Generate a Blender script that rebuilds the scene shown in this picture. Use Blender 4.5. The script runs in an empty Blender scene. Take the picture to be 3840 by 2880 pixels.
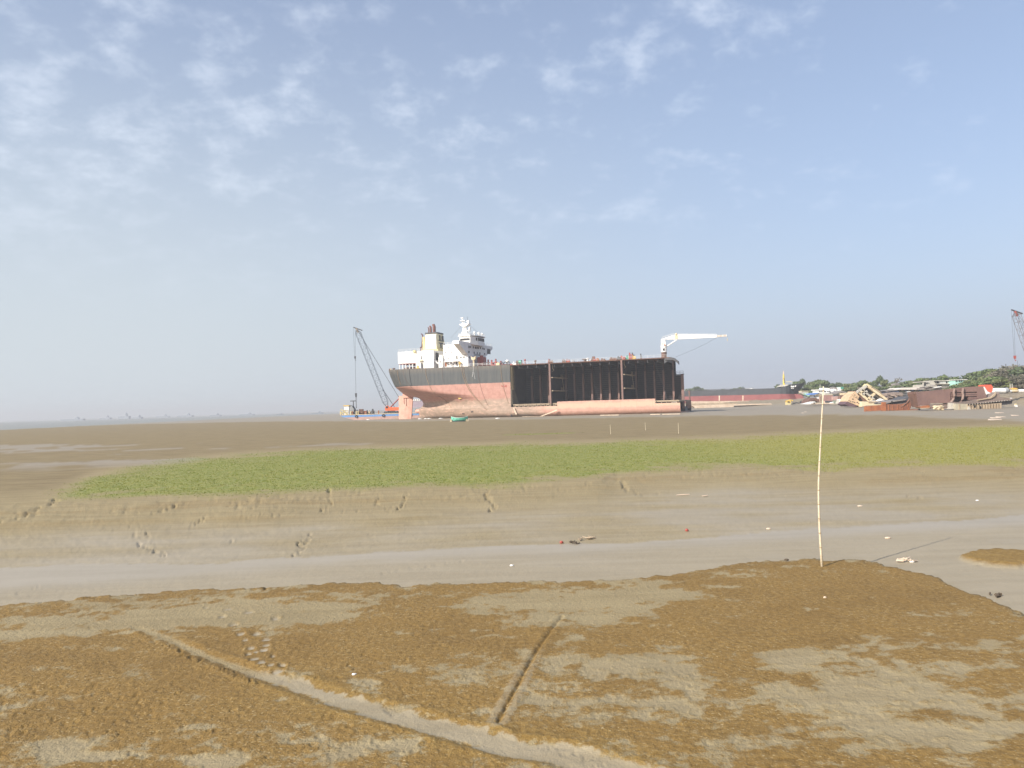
import bpy, math, random
import numpy as np
from mathutils import Vector, Matrix

random.seed(7)
rng = np.random.default_rng(11)
SC = bpy.context.scene
COL = SC.collection

# ------------------------------------------------------------------ camera
F_PX, CAM_Z = 2884.0, 4.4                      # focal length in photo pixels (3840 wide), eye height
ROLL = math.atan(0.0297)
PITCH = math.atan(83 * math.cos(ROLL) / F_PX)
FWD = np.array([0, math.cos(PITCH), math.sin(PITCH)])
UP0 = np.array([0, -math.sin(PITCH), math.cos(PITCH)])
R0 = np.array([1.0, 0, 0])
RIGHT = math.cos(ROLL) * R0 - math.sin(ROLL) * UP0
UPV = math.cos(ROLL) * UP0 + math.sin(ROLL) * R0
CAM = np.array([0, 0, CAM_Z])
cd = bpy.data.cameras.new('camera')
cam = bpy.data.objects.new('camera', cd)
COL.objects.link(cam)
cd.sensor_width = 36.0
cd.lens = 36.0 * F_PX / 3840.0
cd.clip_start, cd.clip_end = 0.1, 30000
cam.matrix_world = Matrix(((RIGHT[0], UPV[0], -FWD[0], 0), (RIGHT[1], UPV[1], -FWD[1], 0),
                           (RIGHT[2], UPV[2], -FWD[2], CAM_Z), (0, 0, 0, 1)))
SC.camera = cam

# ------------------------------------------------------------------ light and sky
SUN_EL, SUN_AZ = math.radians(32), math.radians(50)          # azimuth: left of straight behind the camera
sun_dir = Vector((-math.sin(SUN_AZ) * math.cos(SUN_EL), -math.cos(SUN_AZ) * math.cos(SUN_EL), math.sin(SUN_EL)))
sd = bpy.data.lights.new('sun', 'SUN')
sd.energy, sd.angle, sd.color = 4.2, math.radians(0.6), (1.0, 0.94, 0.85)
sun = bpy.data.objects.new('sun', sd)
COL.objects.link(sun)
sun.rotation_euler = sun_dir.to_track_quat('Z', 'Y').to_euler()
EXPOSURE = 0.72
SC.view_settings.view_transform = 'Standard'
SC.view_settings.look = 'None'
SC.view_settings.exposure = EXPOSURE
SC.view_settings.gamma = 1.0
SC.view_settings.use_curve_mapping = False


class NT:
    """small helper for node trees"""
    def __init__(self, nt):
        self.nt = nt
        nt.nodes.clear()

    def n(self, kind, **kw):
        nd = self.nt.nodes.new(kind)
        ins = kw.pop('ins', {})
        for k, v in kw.items():
            setattr(nd, k, v)
        for k, v in ins.items():
            s = nd.inputs[k]
            if hasattr(v, 'is_output') or isinstance(v, bpy.types.NodeSocket):
                self.nt.links.new(v, s)
            else:
                s.default_value = v
        return nd

    def math(self, op, a, b=0.0, c=None, clamp=False):
        nd = self.n('ShaderNodeMath', operation=op, use_clamp=clamp)
        for i, v in enumerate((a, b, c)):
            if v is None:
                continue
            if isinstance(v, bpy.types.NodeSocket):
                self.nt.links.new(v, nd.inputs[i])
            else:
                nd.inputs[i].default_value = v
        return nd.outputs[0]

    def ss(self, v, a, b):
        nd = self.n('ShaderNodeMapRange', interpolation_type='SMOOTHSTEP', ins={'From Min': a, 'From Max': b})
        self.nt.links.new(v, nd.inputs['Value'])
        return nd.outputs['Result']

    def mix(self, fac, a, b, blend='MIX'):
        nd = self.n('ShaderNodeMix', data_type='RGBA', blend_type=blend)
        for i, v in ((0, fac), (6, a), (7, b)):
            if isinstance(v, bpy.types.NodeSocket):
                self.nt.links.new(v, nd.inputs[i])
            else:
                nd.inputs[i].default_value = v if i == 0 else (tuple(v) + (1.0,) if len(v) == 3 else v)
        return nd.outputs[2]

    def noise(self, vec, scale, detail=4, rough=0.55, dist=0.0, out='Fac'):
        nd = self.n('ShaderNodeTexNoise', ins={'Scale': scale, 'Detail': detail, 'Roughness': rough, 'Distortion': dist})
        if vec is not None:
            self.nt.links.new(vec, nd.inputs['Vector'])
        return nd.outputs[out]

    def mapping(self, vec, scale=(1, 1, 1), loc=(0, 0, 0), rot=(0, 0, 0)):
        nd = self.n('ShaderNodeMapping', ins={'Scale': scale, 'Location': loc, 'Rotation': rot})
        self.nt.links.new(vec, nd.inputs['Vector'])
        return nd.outputs[0]


world = bpy.data.worlds.new('World')
SC.world = world
world.use_nodes = True
W = NT(world.node_tree)
sky = W.n('ShaderNodeTexSky', sky_type='NISHITA', sun_disc=False, sun_elevation=SUN_EL,
          sun_rotation=math.pi + SUN_AZ, altitude=0.0, air_density=1.0, dust_density=2.2, ozone_density=1.6)
tc = W.n('ShaderNodeTexCoord')
sep = W.n('ShaderNodeSeparateXYZ', ins={'Vector': tc.outputs['Generated']})
zz = W.math('MAXIMUM', sep.outputs['Z'], 0.0)
den = W.math('ADD', zz, 0.34)
cxy = W.n('ShaderNodeCombineXYZ', ins={'X': W.math('DIVIDE', sep.outputs['X'], den), 'Y': W.math('DIVIDE', sep.outputs['Y'], den)})
cv = cxy.outputs[0]
big = W.noise(W.mapping(cv, loc=(3.3, 1.7, 0)), 2.6, 3, 0.5)
mid = W.noise(W.mapping(cv, loc=(0.4, 5.2, 0)), 11.0, 4, 0.5, 0.08)
fin = W.noise(W.mapping(cv, loc=(2.4, 0.2, 0)), 30.0, 5, 0.6, 0.15)
left = W.math('MULTIPLY', W.math('SUBTRACT', 0.25, sep.outputs['X']), 0.16)
cl = W.math('ADD', W.math('ADD', W.math('MULTIPLY', big, 0.55), W.math('MULTIPLY', mid, 0.85)),
            W.math('ADD', W.math('MULTIPLY', fin, 0.38), left))
cm = W.ss(cl, 0.90, 1.34)
cm = W.math('MULTIPLY', cm, W.ss(sep.outputs['Z'], 0.10, 0.34))
cm = W.math('MULTIPLY', cm, 0.50)
skyc = W.mix(1.0, sky.outputs[0], (0.120, 0.119, 0.119), 'MULTIPLY')
# thin high haze lifts the blue towards a milky lavender low down
veil = W.math('ADD', W.math('MULTIPLY', W.math('POWER', W.math('SUBTRACT', 1.0, zz), 5.0), 0.58), 0.36)
skyc = W.mix(veil, skyc, (0.302, 0.342, 0.445))
skyc = W.mix(W.math('MULTIPLY', W.math('MULTIPLY', W.ss(W.math('MULTIPLY', sep.outputs['X'], -1.0), -0.55, 0.5), W.ss(W.math('MULTIPLY', sep.outputs['Z'], -1.0), -0.55, 0.0)), 0.85), skyc, (0.42, 0.465, 0.490))
skyc = W.mix(cm, skyc, (0.60, 0.65, 0.73))
bg = W.n('ShaderNodeBackground', ins={'Color': skyc, 'Strength': 1.0})
wo = W.n('ShaderNodeOutputWorld', ins={'Surface': bg.outputs[0]})

SC.cycles.use_denoising = True
SC.cycles.max_bounces = 6
SC.cycles.volume_bounces = 0
SC.cycles.transparent_max_bounces = 8
SC.render.film_transparent = False


# ------------------------------------------------------------------ measuring helpers
def ray(px, py):
    return FWD + (px - 1920) / F_PX * RIGHT + (1440 - py) / F_PX * UPV


def at(px, py, Y):
    d = ray(px, py)
    return CAM + d * (Y / d[1])


def gnd(px, py, z=0.0):
    d = ray(px, py)
    return CAM + d * ((z - CAM_Z) / d[2])


def crop(x0, y0, k):
    return lambda x, y: (x0 + x * k, y0 + y * k)


# ------------------------------------------------------------------ materials
def srgb(r, g, b):
    f = lambda c: (c / 255 / 12.92) if c / 255 <= 0.04045 else ((c / 255 + 0.055) / 1.055) ** 2.4
    return (f(r), f(g), f(b))


MATS = {}


def paint(name, c1, c2=None, scale=0.6, rough=0.65, rust=None, amt=0.0, streak=False, bump=0.0, metal=0.0, grime=0.25):
    """weathered paint or bare steel: two-tone mottling, streaky rust, dirt, in the object's own coordinates"""
    if name in MATS:
        return MATS[name]
    m = bpy.data.materials.new(name)
    m.use_nodes = True
    T = NT(m.node_tree)
    co = T.n('ShaderNodeTexCoord').outputs['Object']
    c2 = c2 or tuple(x * 0.8 for x in c1)
    a = T.ss(T.noise(co, scale, 5, 0.6), 0.38, 0.66)
    col = T.mix(a, c1, c2)
    g = T.ss(T.noise(T.mapping(co, loc=(4, 2, 7)), scale * 3.1, 4, 0.65), 0.45, 0.75)
    col = T.mix(T.math('MULTIPLY', g, grime), col, tuple(x * 0.55 for x in c2))
    if rust:
        sc = (1.6, 1.6, 0.14) if streak else (1, 1, 1)
        r = T.noise(T.mapping(co, scale=sc), 0.9 if streak else scale * 1.7, 6, 0.68)
        col = T.mix(T.ss(r, 0.66 - amt, 0.80 - amt), col, rust)
    p = T.n('ShaderNodeBsdfPrincipled', ins={'Base Color': col, 'Roughness': rough, 'Metallic': metal})
    if bump:
        b = T.n('ShaderNodeBump', ins={'Strength': bump, 'Distance': 0.2, 'Height': T.noise(co, scale * 6, 4)})
        T.nt.links.new(b.outputs[0], p.inputs['Normal'])
    T.n('ShaderNodeOutputMaterial', ins={'Surface': p.outputs[0]})
    MATS[name] = m
    return m


RUST = (0.13, 0.055, 0.028)
white = paint('white_paint', (0.80, 0.79, 0.76), (0.74, 0.72, 0.68), 0.4, 0.5, (0.42, 0.30, 0.17), 0.035, True, grime=0.10)
cream = paint('cream_paint', (0.66, 0.56, 0.38), (0.55, 0.43, 0.26), 0.7, 0.6, (0.32, 0.17, 0.07), 0.08, True)
yellowp = paint('yellow_paint', (0.70, 0.48, 0.09), (0.62, 0.40, 0.10), 0.8, 0.55, RUST, 0.05, True)
paleyel = paint('pale_yellow_paint', (0.62, 0.52, 0.25), (0.54, 0.45, 0.24), 0.6, 0.55, RUST, 0.03, True)
rusty = paint('rusty_steel', (0.16, 0.085, 0.060), (0.11, 0.060, 0.045), 0.5, 0.8, (0.20, 0.09, 0.045), 0.10, True)
brown = paint('brown_primer', (0.205, 0.122, 0.100), (0.160, 0.096, 0.084), 0.3, 0.75, (0.12, 0.06, 0.04), 0.06, True)
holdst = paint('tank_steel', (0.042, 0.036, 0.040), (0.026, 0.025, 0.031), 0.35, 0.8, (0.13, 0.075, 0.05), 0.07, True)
orust = paint('orange_rust', (0.36, 0.13, 0.05), (0.26, 0.095, 0.045), 0.6, 0.85, (0.15, 0.06, 0.035), 0.10, True)
dark = paint('dark_opening', (0.012, 0.012, 0.014), rough=0.6)
blackp = paint('black_paint', (0.035, 0.037, 0.042), (0.05, 0.05, 0.052), 0.6, 0.55, RUST, 0.03)
greyp = paint('grey_paint', (0.30, 0.31, 0.32), (0.24, 0.245, 0.25), 0.5, 0.6, RUST, 0.04, True)
darkgrey = paint('dark_grey_steel', (0.085, 0.085, 0.09), (0.06, 0.06, 0.066), 0.4, 0.7, RUST, 0.06, True)
redp = paint('red_paint', (0.36, 0.075, 0.055), (0.28, 0.06, 0.05), 0.7, 0.6, RUST, 0.06)
orangep = paint('orange_paint', (0.72, 0.15, 0.045), (0.62, 0.13, 0.05), 0.8, 0.5, RUST, 0.02)
bluep = paint('blue_paint', (0.13, 0.28, 0.56), (0.15, 0.30, 0.55), 0.5, 0.55, RUST, 0.02, True)
greenp = paint('green_paint', (0.05, 0.30, 0.20), (0.08, 0.36, 0.25), 0.9, 0.5)
mint = paint('mint_plaster', (0.36, 0.62, 0.54), (0.32, 0.55, 0.48), 0.4, 0.8)
concrete = paint('pale_concrete', (0.46, 0.43, 0.37), (0.38, 0.35, 0.30), 0.5, 0.85)
tanst = paint('tan_steel', (0.42, 0.33, 0.23), (0.33, 0.25, 0.17), 0.6, 0.8, RUST, 0.05, True)
palest = paint('pale_plate', (0.62, 0.50, 0.38), (0.52, 0.40, 0.29), 0.5, 0.7)
bamboo = paint('bamboo_skin', (0.62, 0.54, 0.40), (0.52, 0.43, 0.29), 6.0, 0.55, (0.2, 0.13, 0.06), 0.04)
bark = paint('bark', (0.10, 0.075, 0.05), (0.07, 0.05, 0.035), 2.0, 0.9)
tarpo = paint('orange_tarp', (0.72, 0.13, 0.07), (0.60, 0.11, 0.06), 0.8, 0.7)
tarpb = paint('blue_tarp', (0.10, 0.20, 0.50), (0.14, 0.24, 0.48), 0.8, 0.7)
roofgrey = paint('sheet_roof', (0.26, 0.235, 0.22), (0.20, 0.17, 0.15), 0.6, 0.7, RUST, 0.06)
wire = paint('wire_rope', (0.05, 0.05, 0.055), rough=0.6)


# ------------------------------------------------------------------ mesh helpers
class MB:
    def __init__(self):
        self.v, self.f = [], []

    def add(self, vs, fs):
        o = len(self.v)
        self.v += [tuple(map(float, p)) for p in vs]
        self.f += [tuple(i + o for i in q) for q in fs]
        return self

    def box(self, a, b):
        (x0, y0, z0), (x1, y1, z1) = a, b
        return self.add([(x0, y0, z0), (x1, y0, z0), (x1, y1, z0), (x0, y1, z0), (x0, y0, z1), (x1, y0, z1), (x1, y1, z1), (x0, y1, z1)],
                        [(0, 3, 2, 1), (4, 5, 6, 7), (0, 1, 5, 4), (1, 2, 6, 5), (2, 3, 7, 6), (3, 0, 4, 7)])

    def prism(self, pts, off):
        n = len(pts)
        p = [np.array(q, float) for q in pts]
        off = np.array(off, float)
        self.add(p + [q + off for q in p], [tuple(range(n)), tuple(range(2 * n - 1, n - 1, -1))] +
                 [(i, i + n, (i + 1) % n + n, (i + 1) % n) for i in range(n)])
        return self

    def tube(self, path, r, n=6):
        P = [np.array(p, float) for p in path]
        rs = r if hasattr(r, '__len__') else [r] * len(P)
        vs, fs = [], []
        for i, p in enumerate(P):
            t = P[min(i + 1, len(P) - 1)] - P[max(i - 1, 0)]
            t = t / (np.linalg.norm(t) + 1e-9)
            a = np.cross(t, (0, 0, 1.0) if abs(t[2]) < 0.9 else (1.0, 0, 0))
            a /= np.linalg.norm(a)
            b = np.cross(t, a)
            for k in range(n):
                g = 2 * math.pi * k / n
                vs.append(p + rs[i] * (math.cos(g) * a + math.sin(g) * b))
        for i in range(len(P) - 1):
            for k in range(n):
                fs.append((i * n + k, i * n + (k + 1) % n, (i + 1) * n + (k + 1) % n, (i + 1) * n + k))
        fs += [tuple(range(n - 1, -1, -1)), tuple((len(P) - 1) * n + k for k in range(n))]
        return self.add(vs, fs)

    def ell(self, c, r, n=10, m=6):
        c = np.array(c, float)
        r = np.array(r if hasattr(r, '__len__') else (r, r, r), float)
        vs = [c + r * (0, 0, -1)]
        for i in range(1, m):
            a = -math.pi / 2 + math.pi * i / m
            for k in range(n):
                g = 2 * math.pi * k / n
                vs.append(c + r * (math.cos(a) * math.cos(g), math.cos(a) * math.sin(g), math.sin(a)))
        vs.append(c + r * (0, 0, 1))
        fs = [(0, 1 + (k + 1) % n, 1 + k) for k in range(n)]
        for i in range(m - 2):
            for k in range(n):
                fs.append((1 + i * n + k, 1 + i * n + (k + 1) % n, 1 + (i + 1) * n + (k + 1) % n, 1 + (i + 1) * n + k))
        o = 1 + (m - 2) * n
        fs += [(o + k, o + (k + 1) % n, len(vs) - 1) for k in range(n)]
        return self.add(vs, fs)

    def grid(self, P, close=False):
        P = np.asarray(P, float)
        a, b = P.shape[:2]
        return self.add(P.reshape(-1, 3), [(i * b + j, i * b + j + 1, (i + 1) * b + j + 1, (i + 1) * b + j) for i in range(a - 1) for j in range(b - 1)])

    def rail(self, path, h=1.0, r=0.035, step=1.6, bars=(0.5, 1.0)):
        P = [np.array(p, float) for p in path]
        for bz in bars:
            self.tube([p + (0, 0, h * bz) for p in P], r, 4)
        for a, b in zip(P[:-1], P[1:]):
            k = max(1, int(np.linalg.norm(b - a) / step))
            for i in range(k + 1):
                q = a + (b - a) * i / k
                self.tube([q, q + (0, 0, h)], r, 4)
        return self

    def build(self, name, mat, parent=None, smooth=False, world=True):
        me = bpy.data.meshes.new(name)
        v = self.v
        if parent is not None and world:
            inv = PARENT_INV[parent.name]
            A = np.array(v) - inv[0]
            if inv[1] is not None:
                A = A @ inv[1]
            v = [tuple(p) for p in A]
        me.from_pydata(v, [], self.f)
        me.materials.append(mat)
        if smooth:
            me.shade_smooth()
        me.update()
        o = bpy.data.objects.new(name, me)
        COL.objects.link(o)
        if parent is not None:
            o.parent = parent
            PARENT_INV[o.name] = PARENT_INV[parent.name]
        else:
            PARENT_INV[o.name] = (np.zeros(3), None)
        return o


PARENT_INV = {}


def tag(o, label=None, cat=None, group=None, kind=None):
    if label:
        o['label'] = label
    if cat:
        o['category'] = cat
    if group:
        o['group'] = group
    if kind:
        o['kind'] = kind
    return o


def thing(name, label, cat, loc=(0, 0, 0), rotz=0.0, group=None):
    o = bpy.data.objects.new(name, None)
    o.empty_display_size = 0.5
    COL.objects.link(o)
    o.location = loc
    o.rotation_euler = (0, 0, rotz)
    c, s = math.cos(rotz), math.sin(rotz)
    PARENT_INV[o.name] = (np.array(loc, float), np.array([[c, -s, 0], [s, c, 0], [0, 0, 1.0]]) if rotz else None)
    return tag(o, label, cat, group)


def centred(mb, name, mat, label, cat, group=None, smooth=False):
    """one-mesh thing with its origin at its base"""
    A = np.array(mb.v)
    c = np.array([(A[:, 0].min() + A[:, 0].max()) / 2, (A[:, 1].min() + A[:, 1].max()) / 2, A[:, 2].min()])
    mb.v = [tuple(p - c) for p in A]
    o = mb.build(name, mat, None, smooth)
    o.location = c
    return tag(o, label, cat, group)


def slab(mb, cr, pts, d, th):
    """front outline at depth d metres, real thickness th away from the viewer"""
    P = [at(*cr(*p), d) for p in pts]
    return mb.prism(P, (0.0, th, 0.0))


def text_mesh(name, body, size, mat, parent, M, depth=0.03):
    cu = bpy.data.curves.new(name, 'FONT')
    cu.body, cu.size, cu.extrude, cu.align_x = body, size, depth, 'CENTER'
    tmp = bpy.data.objects.new('tmp', cu)
    COL.objects.link(tmp)
    bpy.context.view_layer.update()
    me = bpy.data.meshes.new_from_object(tmp.evaluated_get(bpy.context.evaluated_depsgraph_get()))
    bpy.data.objects.remove(tmp)
    me.transform(M)
    me.materials.clear()
    me.materials.append(mat)
    o = bpy.data.objects.new(name, me)
    COL.objects.link(o)
    o.parent = parent
    return o


# ------------------------------------------------------------------ numpy noise
def _h(ix, iy, s):
    n = (ix * 374761393 + iy * 668265263 + s * 1274126177) & 0xFFFFFFFF
    n = ((n ^ (n >> 13)) * 1103515245) & 0xFFFFFFFF
    n = ((n ^ (n >> 15)) * 2246822519) & 0xFFFFFFFF
    return ((n ^ (n >> 16)) & 0xFFFFFF) / float(0xFFFFFF)


def vnoise(x, y, s=0):
    ix, iy = np.floor(x).astype(np.int64), np.floor(y).astype(np.int64)
    fx, fy = x - ix, y - iy
    fx = fx * fx * fx * (fx * (fx * 6 - 15) + 10)
    fy = fy * fy * fy * (fy * (fy * 6 - 15) + 10)
    a, b, c, d = _h(ix, iy, s), _h(ix + 1, iy, s), _h(ix, iy + 1, s), _h(ix + 1, iy + 1, s)
    return (a + (b - a) * fx) * (1 - fy) + (c + (d - c) * fx) * fy


def fbm(x, y, s=0, o=4, g=0.5):
    t, a, w = 0.0, 1.0, 0.0
    for k in range(o):
        c, sn = math.cos(k * 1.1 + s), math.sin(k * 1.1 + s)
        t = t + a * vnoise((x * c - y * sn) * 2 ** k + 13.7 * k, (x * sn + y * c) * 2 ** k - 7.1 * k, s + k)
        w += a
        a *= g
    return t / w


def sst(v, a, b):
    t = np.clip((v - a) / (b - a), 0, 1)
    return t * t * (3 - 2 * t)

# ------------------------------------------------------------------ the mud flat (one sheet to the horizon)
c7, c8 = crop(0, 1800, .868), crop(1920, 1800, .868)
full = crop(0, 0, 1.736)


def curve(pts, z=0.0):
    """zone boundary: distance Y as a function of bearing x/Y"""
    P = [gnd(px, py, z) for px, py in pts]
    a = np.array([p[0] / p[1] for p in P])
    return a, np.array([p[1] for p in P])


CH = -0.30                                      # floor of the tidal channel
EDGE = curve([c7(*p) for p in ((-400, 570), (0, 540), (200, 520), (450, 497), (700, 484), (900, 470), (1200, 455), (1350, 445), (1600, 432), (1750, 452), (1820, 438), (2000, 440), (2212, 437))] +
             [c8(*p) for p in ((300, 425), (600, 415), (850, 380), (1050, 341), (1300, 333), (1360, 345), (1500, 340), (1650, 370), (1780, 400), (1950, 470), (2100, 530), (2212, 575), (2500, 720))])
S_UP = curve([c7(*p) for p in ((-400, 385), (0, 378), (450, 366), (620, 362), (780, 368), (950, 362), (1100, 342), (1300, 333), (1600, 312), (1900, 293), (2212, 280))] +
             [c8(*p) for p in ((500, 270), (800, 250), (1300, 213), (1500, 202), (2000, 172), (2212, 152), (2600, 120))], CH)
S_LO = curve([c7(*p) for p in ((-400, 520), (0, 470), (300, 455), (700, 430), (1100, 395), (1500, 360), (1900, 340), (2212, 325))] +
             [c8(*p) for p in ((500, 300), (900, 275), (1300, 243), (1700, 220), (2212, 190), (2600, 160))], CH)
G_LO = curve([full(*p) for p in ((-200, 1110), (0, 1095), (150, 1082), (300, 1080), (400, 1075), (560, 1073), (700, 1062), (900, 1057), (1100, 1050), (1290, 1035), (1330, 1024), (1400, 1020), (1600, 1012), (1800, 1016), (1900, 1012), (2212, 1005), (2500, 1000))])
G_UP = curve([full(*p) for p in ((-200, 1115), (60, 1092), (120, 1078), (165, 1052), (205, 1030), (250, 1018), (330, 1006), (480, 986), (640, 976), (800, 967), (1000, 963), (1110, 958), (1300, 956), (1500, 949), (1700, 939), (1900, 929), (2212, 920), (2500, 912))])
WETFAR = curve([full(*p) for p in ((-200, 925), (0, 925), (300, 916), (560, 911), (700, 910), (860, 911), (1000, 908), (1200, 905), (1400, 901), (1500, 899), (1700, 897), (1900, 897), (2050, 905), (2212, 912), (2500, 915))])
SHORE = (np.array([-1.2, -0.3, -0.2, 0.0, 0.10, 0.20, 0.23, 0.31, 0.36, 0.40, 0.44, 0.48, 0.51, 0.55, 0.60, 0.66, 0.8, 1.5]),
         np.array([5000, 5000, 4200, 1900, 900, 560, 482, 462, 440, 425, 400, 350, 300, 246, 238, 226, 205, 150.]))
SEA_X = (np.array([0, 300, 409, 634, 1000, 1700, 2300, 9000.]), np.array([-280, -276, -272, -293, -325, -360, -420, -1500.]))

FURROW = np.array([gnd(*p)[:2] for p in [c7(590, 640), c7(700, 672), c7(860, 745), c7(1000, 795), c7(1100, 832), c7(1250, 872), c7(1500, 955), c7(1800, 1035), c7(2212, 1150), c8(200, 1175), c8(420, 1244), c8(700, 1330)]])
FUR_W = np.array([.10, .12, .18, .22, .26, .36, .44, .46, .50, .52, .5, .48])
CUT2 = np.array([gnd(*p)[:2] for p in [c8(215, 590), c8(165, 655), c8(120, 720), c8(70, 800), c8(30, 880), c7(2195, 960), c7(2150, 1045)]])


def polydist(x, y, P, Wd=None):
    best = np.full(x.shape, 1e9)
    side = np.zeros(x.shape)
    wd = np.zeros(x.shape)
    for i in range(len(P) - 1):
        a, b = P[i], P[i + 1]
        d = b - a
        L2 = d @ d
        t = np.clip(((x - a[0]) * d[0] + (y - a[1]) * d[1]) / L2, 0, 1)
        qx, qy = x - a[0] - t * d[0], y - a[1] - t * d[1]
        dd = np.hypot(qx, qy)
        m = dd < best
        best = np.where(m, dd, best)
        side = np.where(m, d[0] * qy - d[1] * qx, side)
        if Wd is not None:
            wd = np.where(m, Wd[i] + (Wd[i + 1] - Wd[i]) * t, wd)
    return best, side, wd


# pits: footprints along the walked line, hoof marks in the brown field
PITS = []
prng = random.Random(5)
trail = [c7(*p) for p in ((985, 560), (1010, 625), (1040, 665), (1060, 690), (1110, 665), (1150, 690), (1150, 715), (1085, 725), (1105, 745), (1075, 750), (1140, 735), (1100, 775), (1130, 790), (1180, 760), (1170, 800), (1200, 825), (1220, 800), (960, 590), (890, 555), (1190, 598), (1075, 572))]
for px, py in trail:
    p = gnd(px, py)
    PITS.append((p[0], p[1], prng.uniform(.06, .11), prng.uniform(.022, .045), 1.0))
for k in range(300):
    px, py = prng.uniform(-100, 1900), prng.uniform(2350, 2860)
    if prng.random() < 0.35:
        px = prng.uniform(-50, 700)
        py = prng.uniform(2560, 2760)
    p = gnd(px, py)
    PITS.append((p[0], p[1], prng.uniform(.02, .055), prng.uniform(.010, .028), 0.0))
for k in range(46):                                         # holes along the near edge of the wet furrow
    t = prng.uniform(1.2, 4.6)
    i = int(t)
    q = FURROW[i] + (FURROW[i + 1] - FURROW[i]) * (t - i)
    dn = FURROW[i + 1] - FURROW[i]
    nrm = np.array([-dn[1], dn[0]]) / np.linalg.norm(dn)
    if nrm[1] > 0:
        nrm = -nrm
    q = q + nrm * prng.uniform(.16, .34)
    PITS.append((q[0], q[1], prng.uniform(.018, .045), prng.uniform(.015, .045), 0.0))
bank_pits = []
for x0, y0, x1, y1, k in ((1030, 155, 1210, 148, 26), (640, 150, 700, 130, 14), (700, 120, 960, 95, 20), (830, 180, 880, 165, 10), (1300, 130, 1700, 120, 30), (600, 190, 640, 230, 12), (620, 230, 700, 310, 14), (1290, 300, 1350, 230, 10), (980, 250, 1020, 243, 5), (1380, 120, 1420, 50, 16), (1740, 110, 1755, 70, 9), (2095, 60, 2140, 115, 14)):
    for _ in range(k):
        t = prng.random()
        p = gnd(*c7(x0 + (x1 - x0) * t + prng.gauss(0, 6), y0 + (y1 - y0) * t + prng.gauss(0, 3)), CH * 0.5)
        bank_pits.append((p[0], p[1], prng.uniform(.03, .085), prng.uniform(.03, .06), 0.0))
PITS += bank_pits

CRACKS = []
for pts, wdt, dep, z in (([c7(1435, 45), c7(1415, 75), c7(1422, 100), c7(1385, 122)], .12, .26, -.1), ([c7(262, 92), c7(185, 124), c7(95, 160), c7(-40, 185)], .20, .30, -.1), ([c7(1755, 68), c7(1735, 112)], .10, .18, -.1),
                        ([c7(2105, 48), c7(2110, 80), c7(2140, 112)], .13, .22, -.1), ([c7(830, 92), c7(760, 112), c7(700, 135)], .09, .16, -.1), ([c7(882, 158), c7(830, 186)], .09, .14, -.15),
                        ([c7(580, 190), c7(600, 235), c7(650, 280), c7(715, 318)], .07, .12, -.2), ([c7(1350, 222), c7(1310, 282), c7(1290, 322)], .05, .09, -.25), ([c7(1655, 60), c7(1635, 90), c7(1640, 115)], .08, .13, -.1), ([c7(1040, 160), c7(1120, 150), c7(1240, 146)], .05, .08, -.15),
                        ([c7(1222, 457), c7(1182, 474), c7(1150, 486), c7(1110, 490), c7(1040, 498)], .07, .13, -.1), ([c7(130, 547), c7(200, 545), c7(270, 536), c7(400, 528), c7(470, 518)], .05, .09, -.1), ([c7(1500, 459), c7(1462, 468)], .05, .10, -.1),
                        ([c7(50, 498), c7(110, 478), c7(160, 460)], .035, .05, -.28), ([c7(1640, 410), c7(1720, 385), c7(1850, 372), c7(2040, 340)], .04, .05, -.28),
                        ([c8(480, 5), c8(500, 35), c8(560, 50), c8(640, 42)], .14, .18, -.1), ([c8(0, 100), c8(40, 103)], .08, .10, -.15), ([c8(1345, 372), c8(1400, 342), c8(1530, 352), c8(1640, 374)], .035, .05, 0), ([c8(840, 385), c8(900, 372), c8(930, 368)], .05, .06, -.05), ([c8(1640, 45), c8(1720, 50), c8(1800, 62)], .10, .10, -.1)):
    CRACKS.append((np.array([gnd(*p, z)[:2] for p in pts]), wdt * (.55 if wdt > .06 else .9), dep * .7))

# coverage of the brown algae: +/- patches, read off the ground
PATCH = []
for px, py, rx, ry, dlt in [c7(900, 575) + (1.9, 1.0, -.55), c7(1250, 590) + (1.6, .9, -.45), c7(300, 615) + (2.2, 1.0, -.35), c7(120, 660) + (1.2, .8, -.25), c7(700, 610) + (1.0, .8, -.4),
                            c8(250, 540) + (2.3, 1.2, -.5), c8(560, 500) + (1.6, 1.2, -.35), c8(600, 800) + (.9, .9, -.31), c8(250, 770) + (.9, .8, -.20), c8(150, 900) + (.8, .7, -.17),
                            c8(1250, 760) + (1.2, .6, -.19), c8(1500, 830) + (1.6, 1.1, -.24), c8(1900, 950) + (1.4, 1.2, -.19), c8(1300, 950) + (1.3, .6, -.14), c8(700, 1000) + (1.4, .5, -.21), c8(250, 1020) + (.9, .3, -.17), c8(1650, 1100) + (1.2, .4, -.19), c8(950, 1120) + (.8, .3, -.15),
                            c7(480, 1195) + (.75, .16, -.55), c7(300, 1190) + (.4, .14, -.45), c7(950, 1215) + (.45, .2, -.5), c7(1480, 1195) + (.5, .2, -.42), c7(1700, 1140) + (.5, .15, -.35), c7(240, 1150) + (.4, .3, -.3), c7(1580, 870) + (.35, .35, -.4), c7(2100, 1000) + (.3, .18, -.5), c7(2060, 850) + (.8, .5, -.3),
                            c7(860, 1075) + (.3, .2, -.2), c7(100, 1080) + (.6, .15, -.18),
                            c8(1500, 450) + (3.5, 2.0, .15), c8(900, 640) + (3, 1.4, .12), c7(600, 800) + (3.0, 2.2, .16), c7(1500, 700) + (3.0, 1.6, .16), c8(1300, 560) + (3, 1.5, .14)]:
    g = gnd(px, py)
    PATCH.append((g[0], g[1], rx, ry, dlt))


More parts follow.
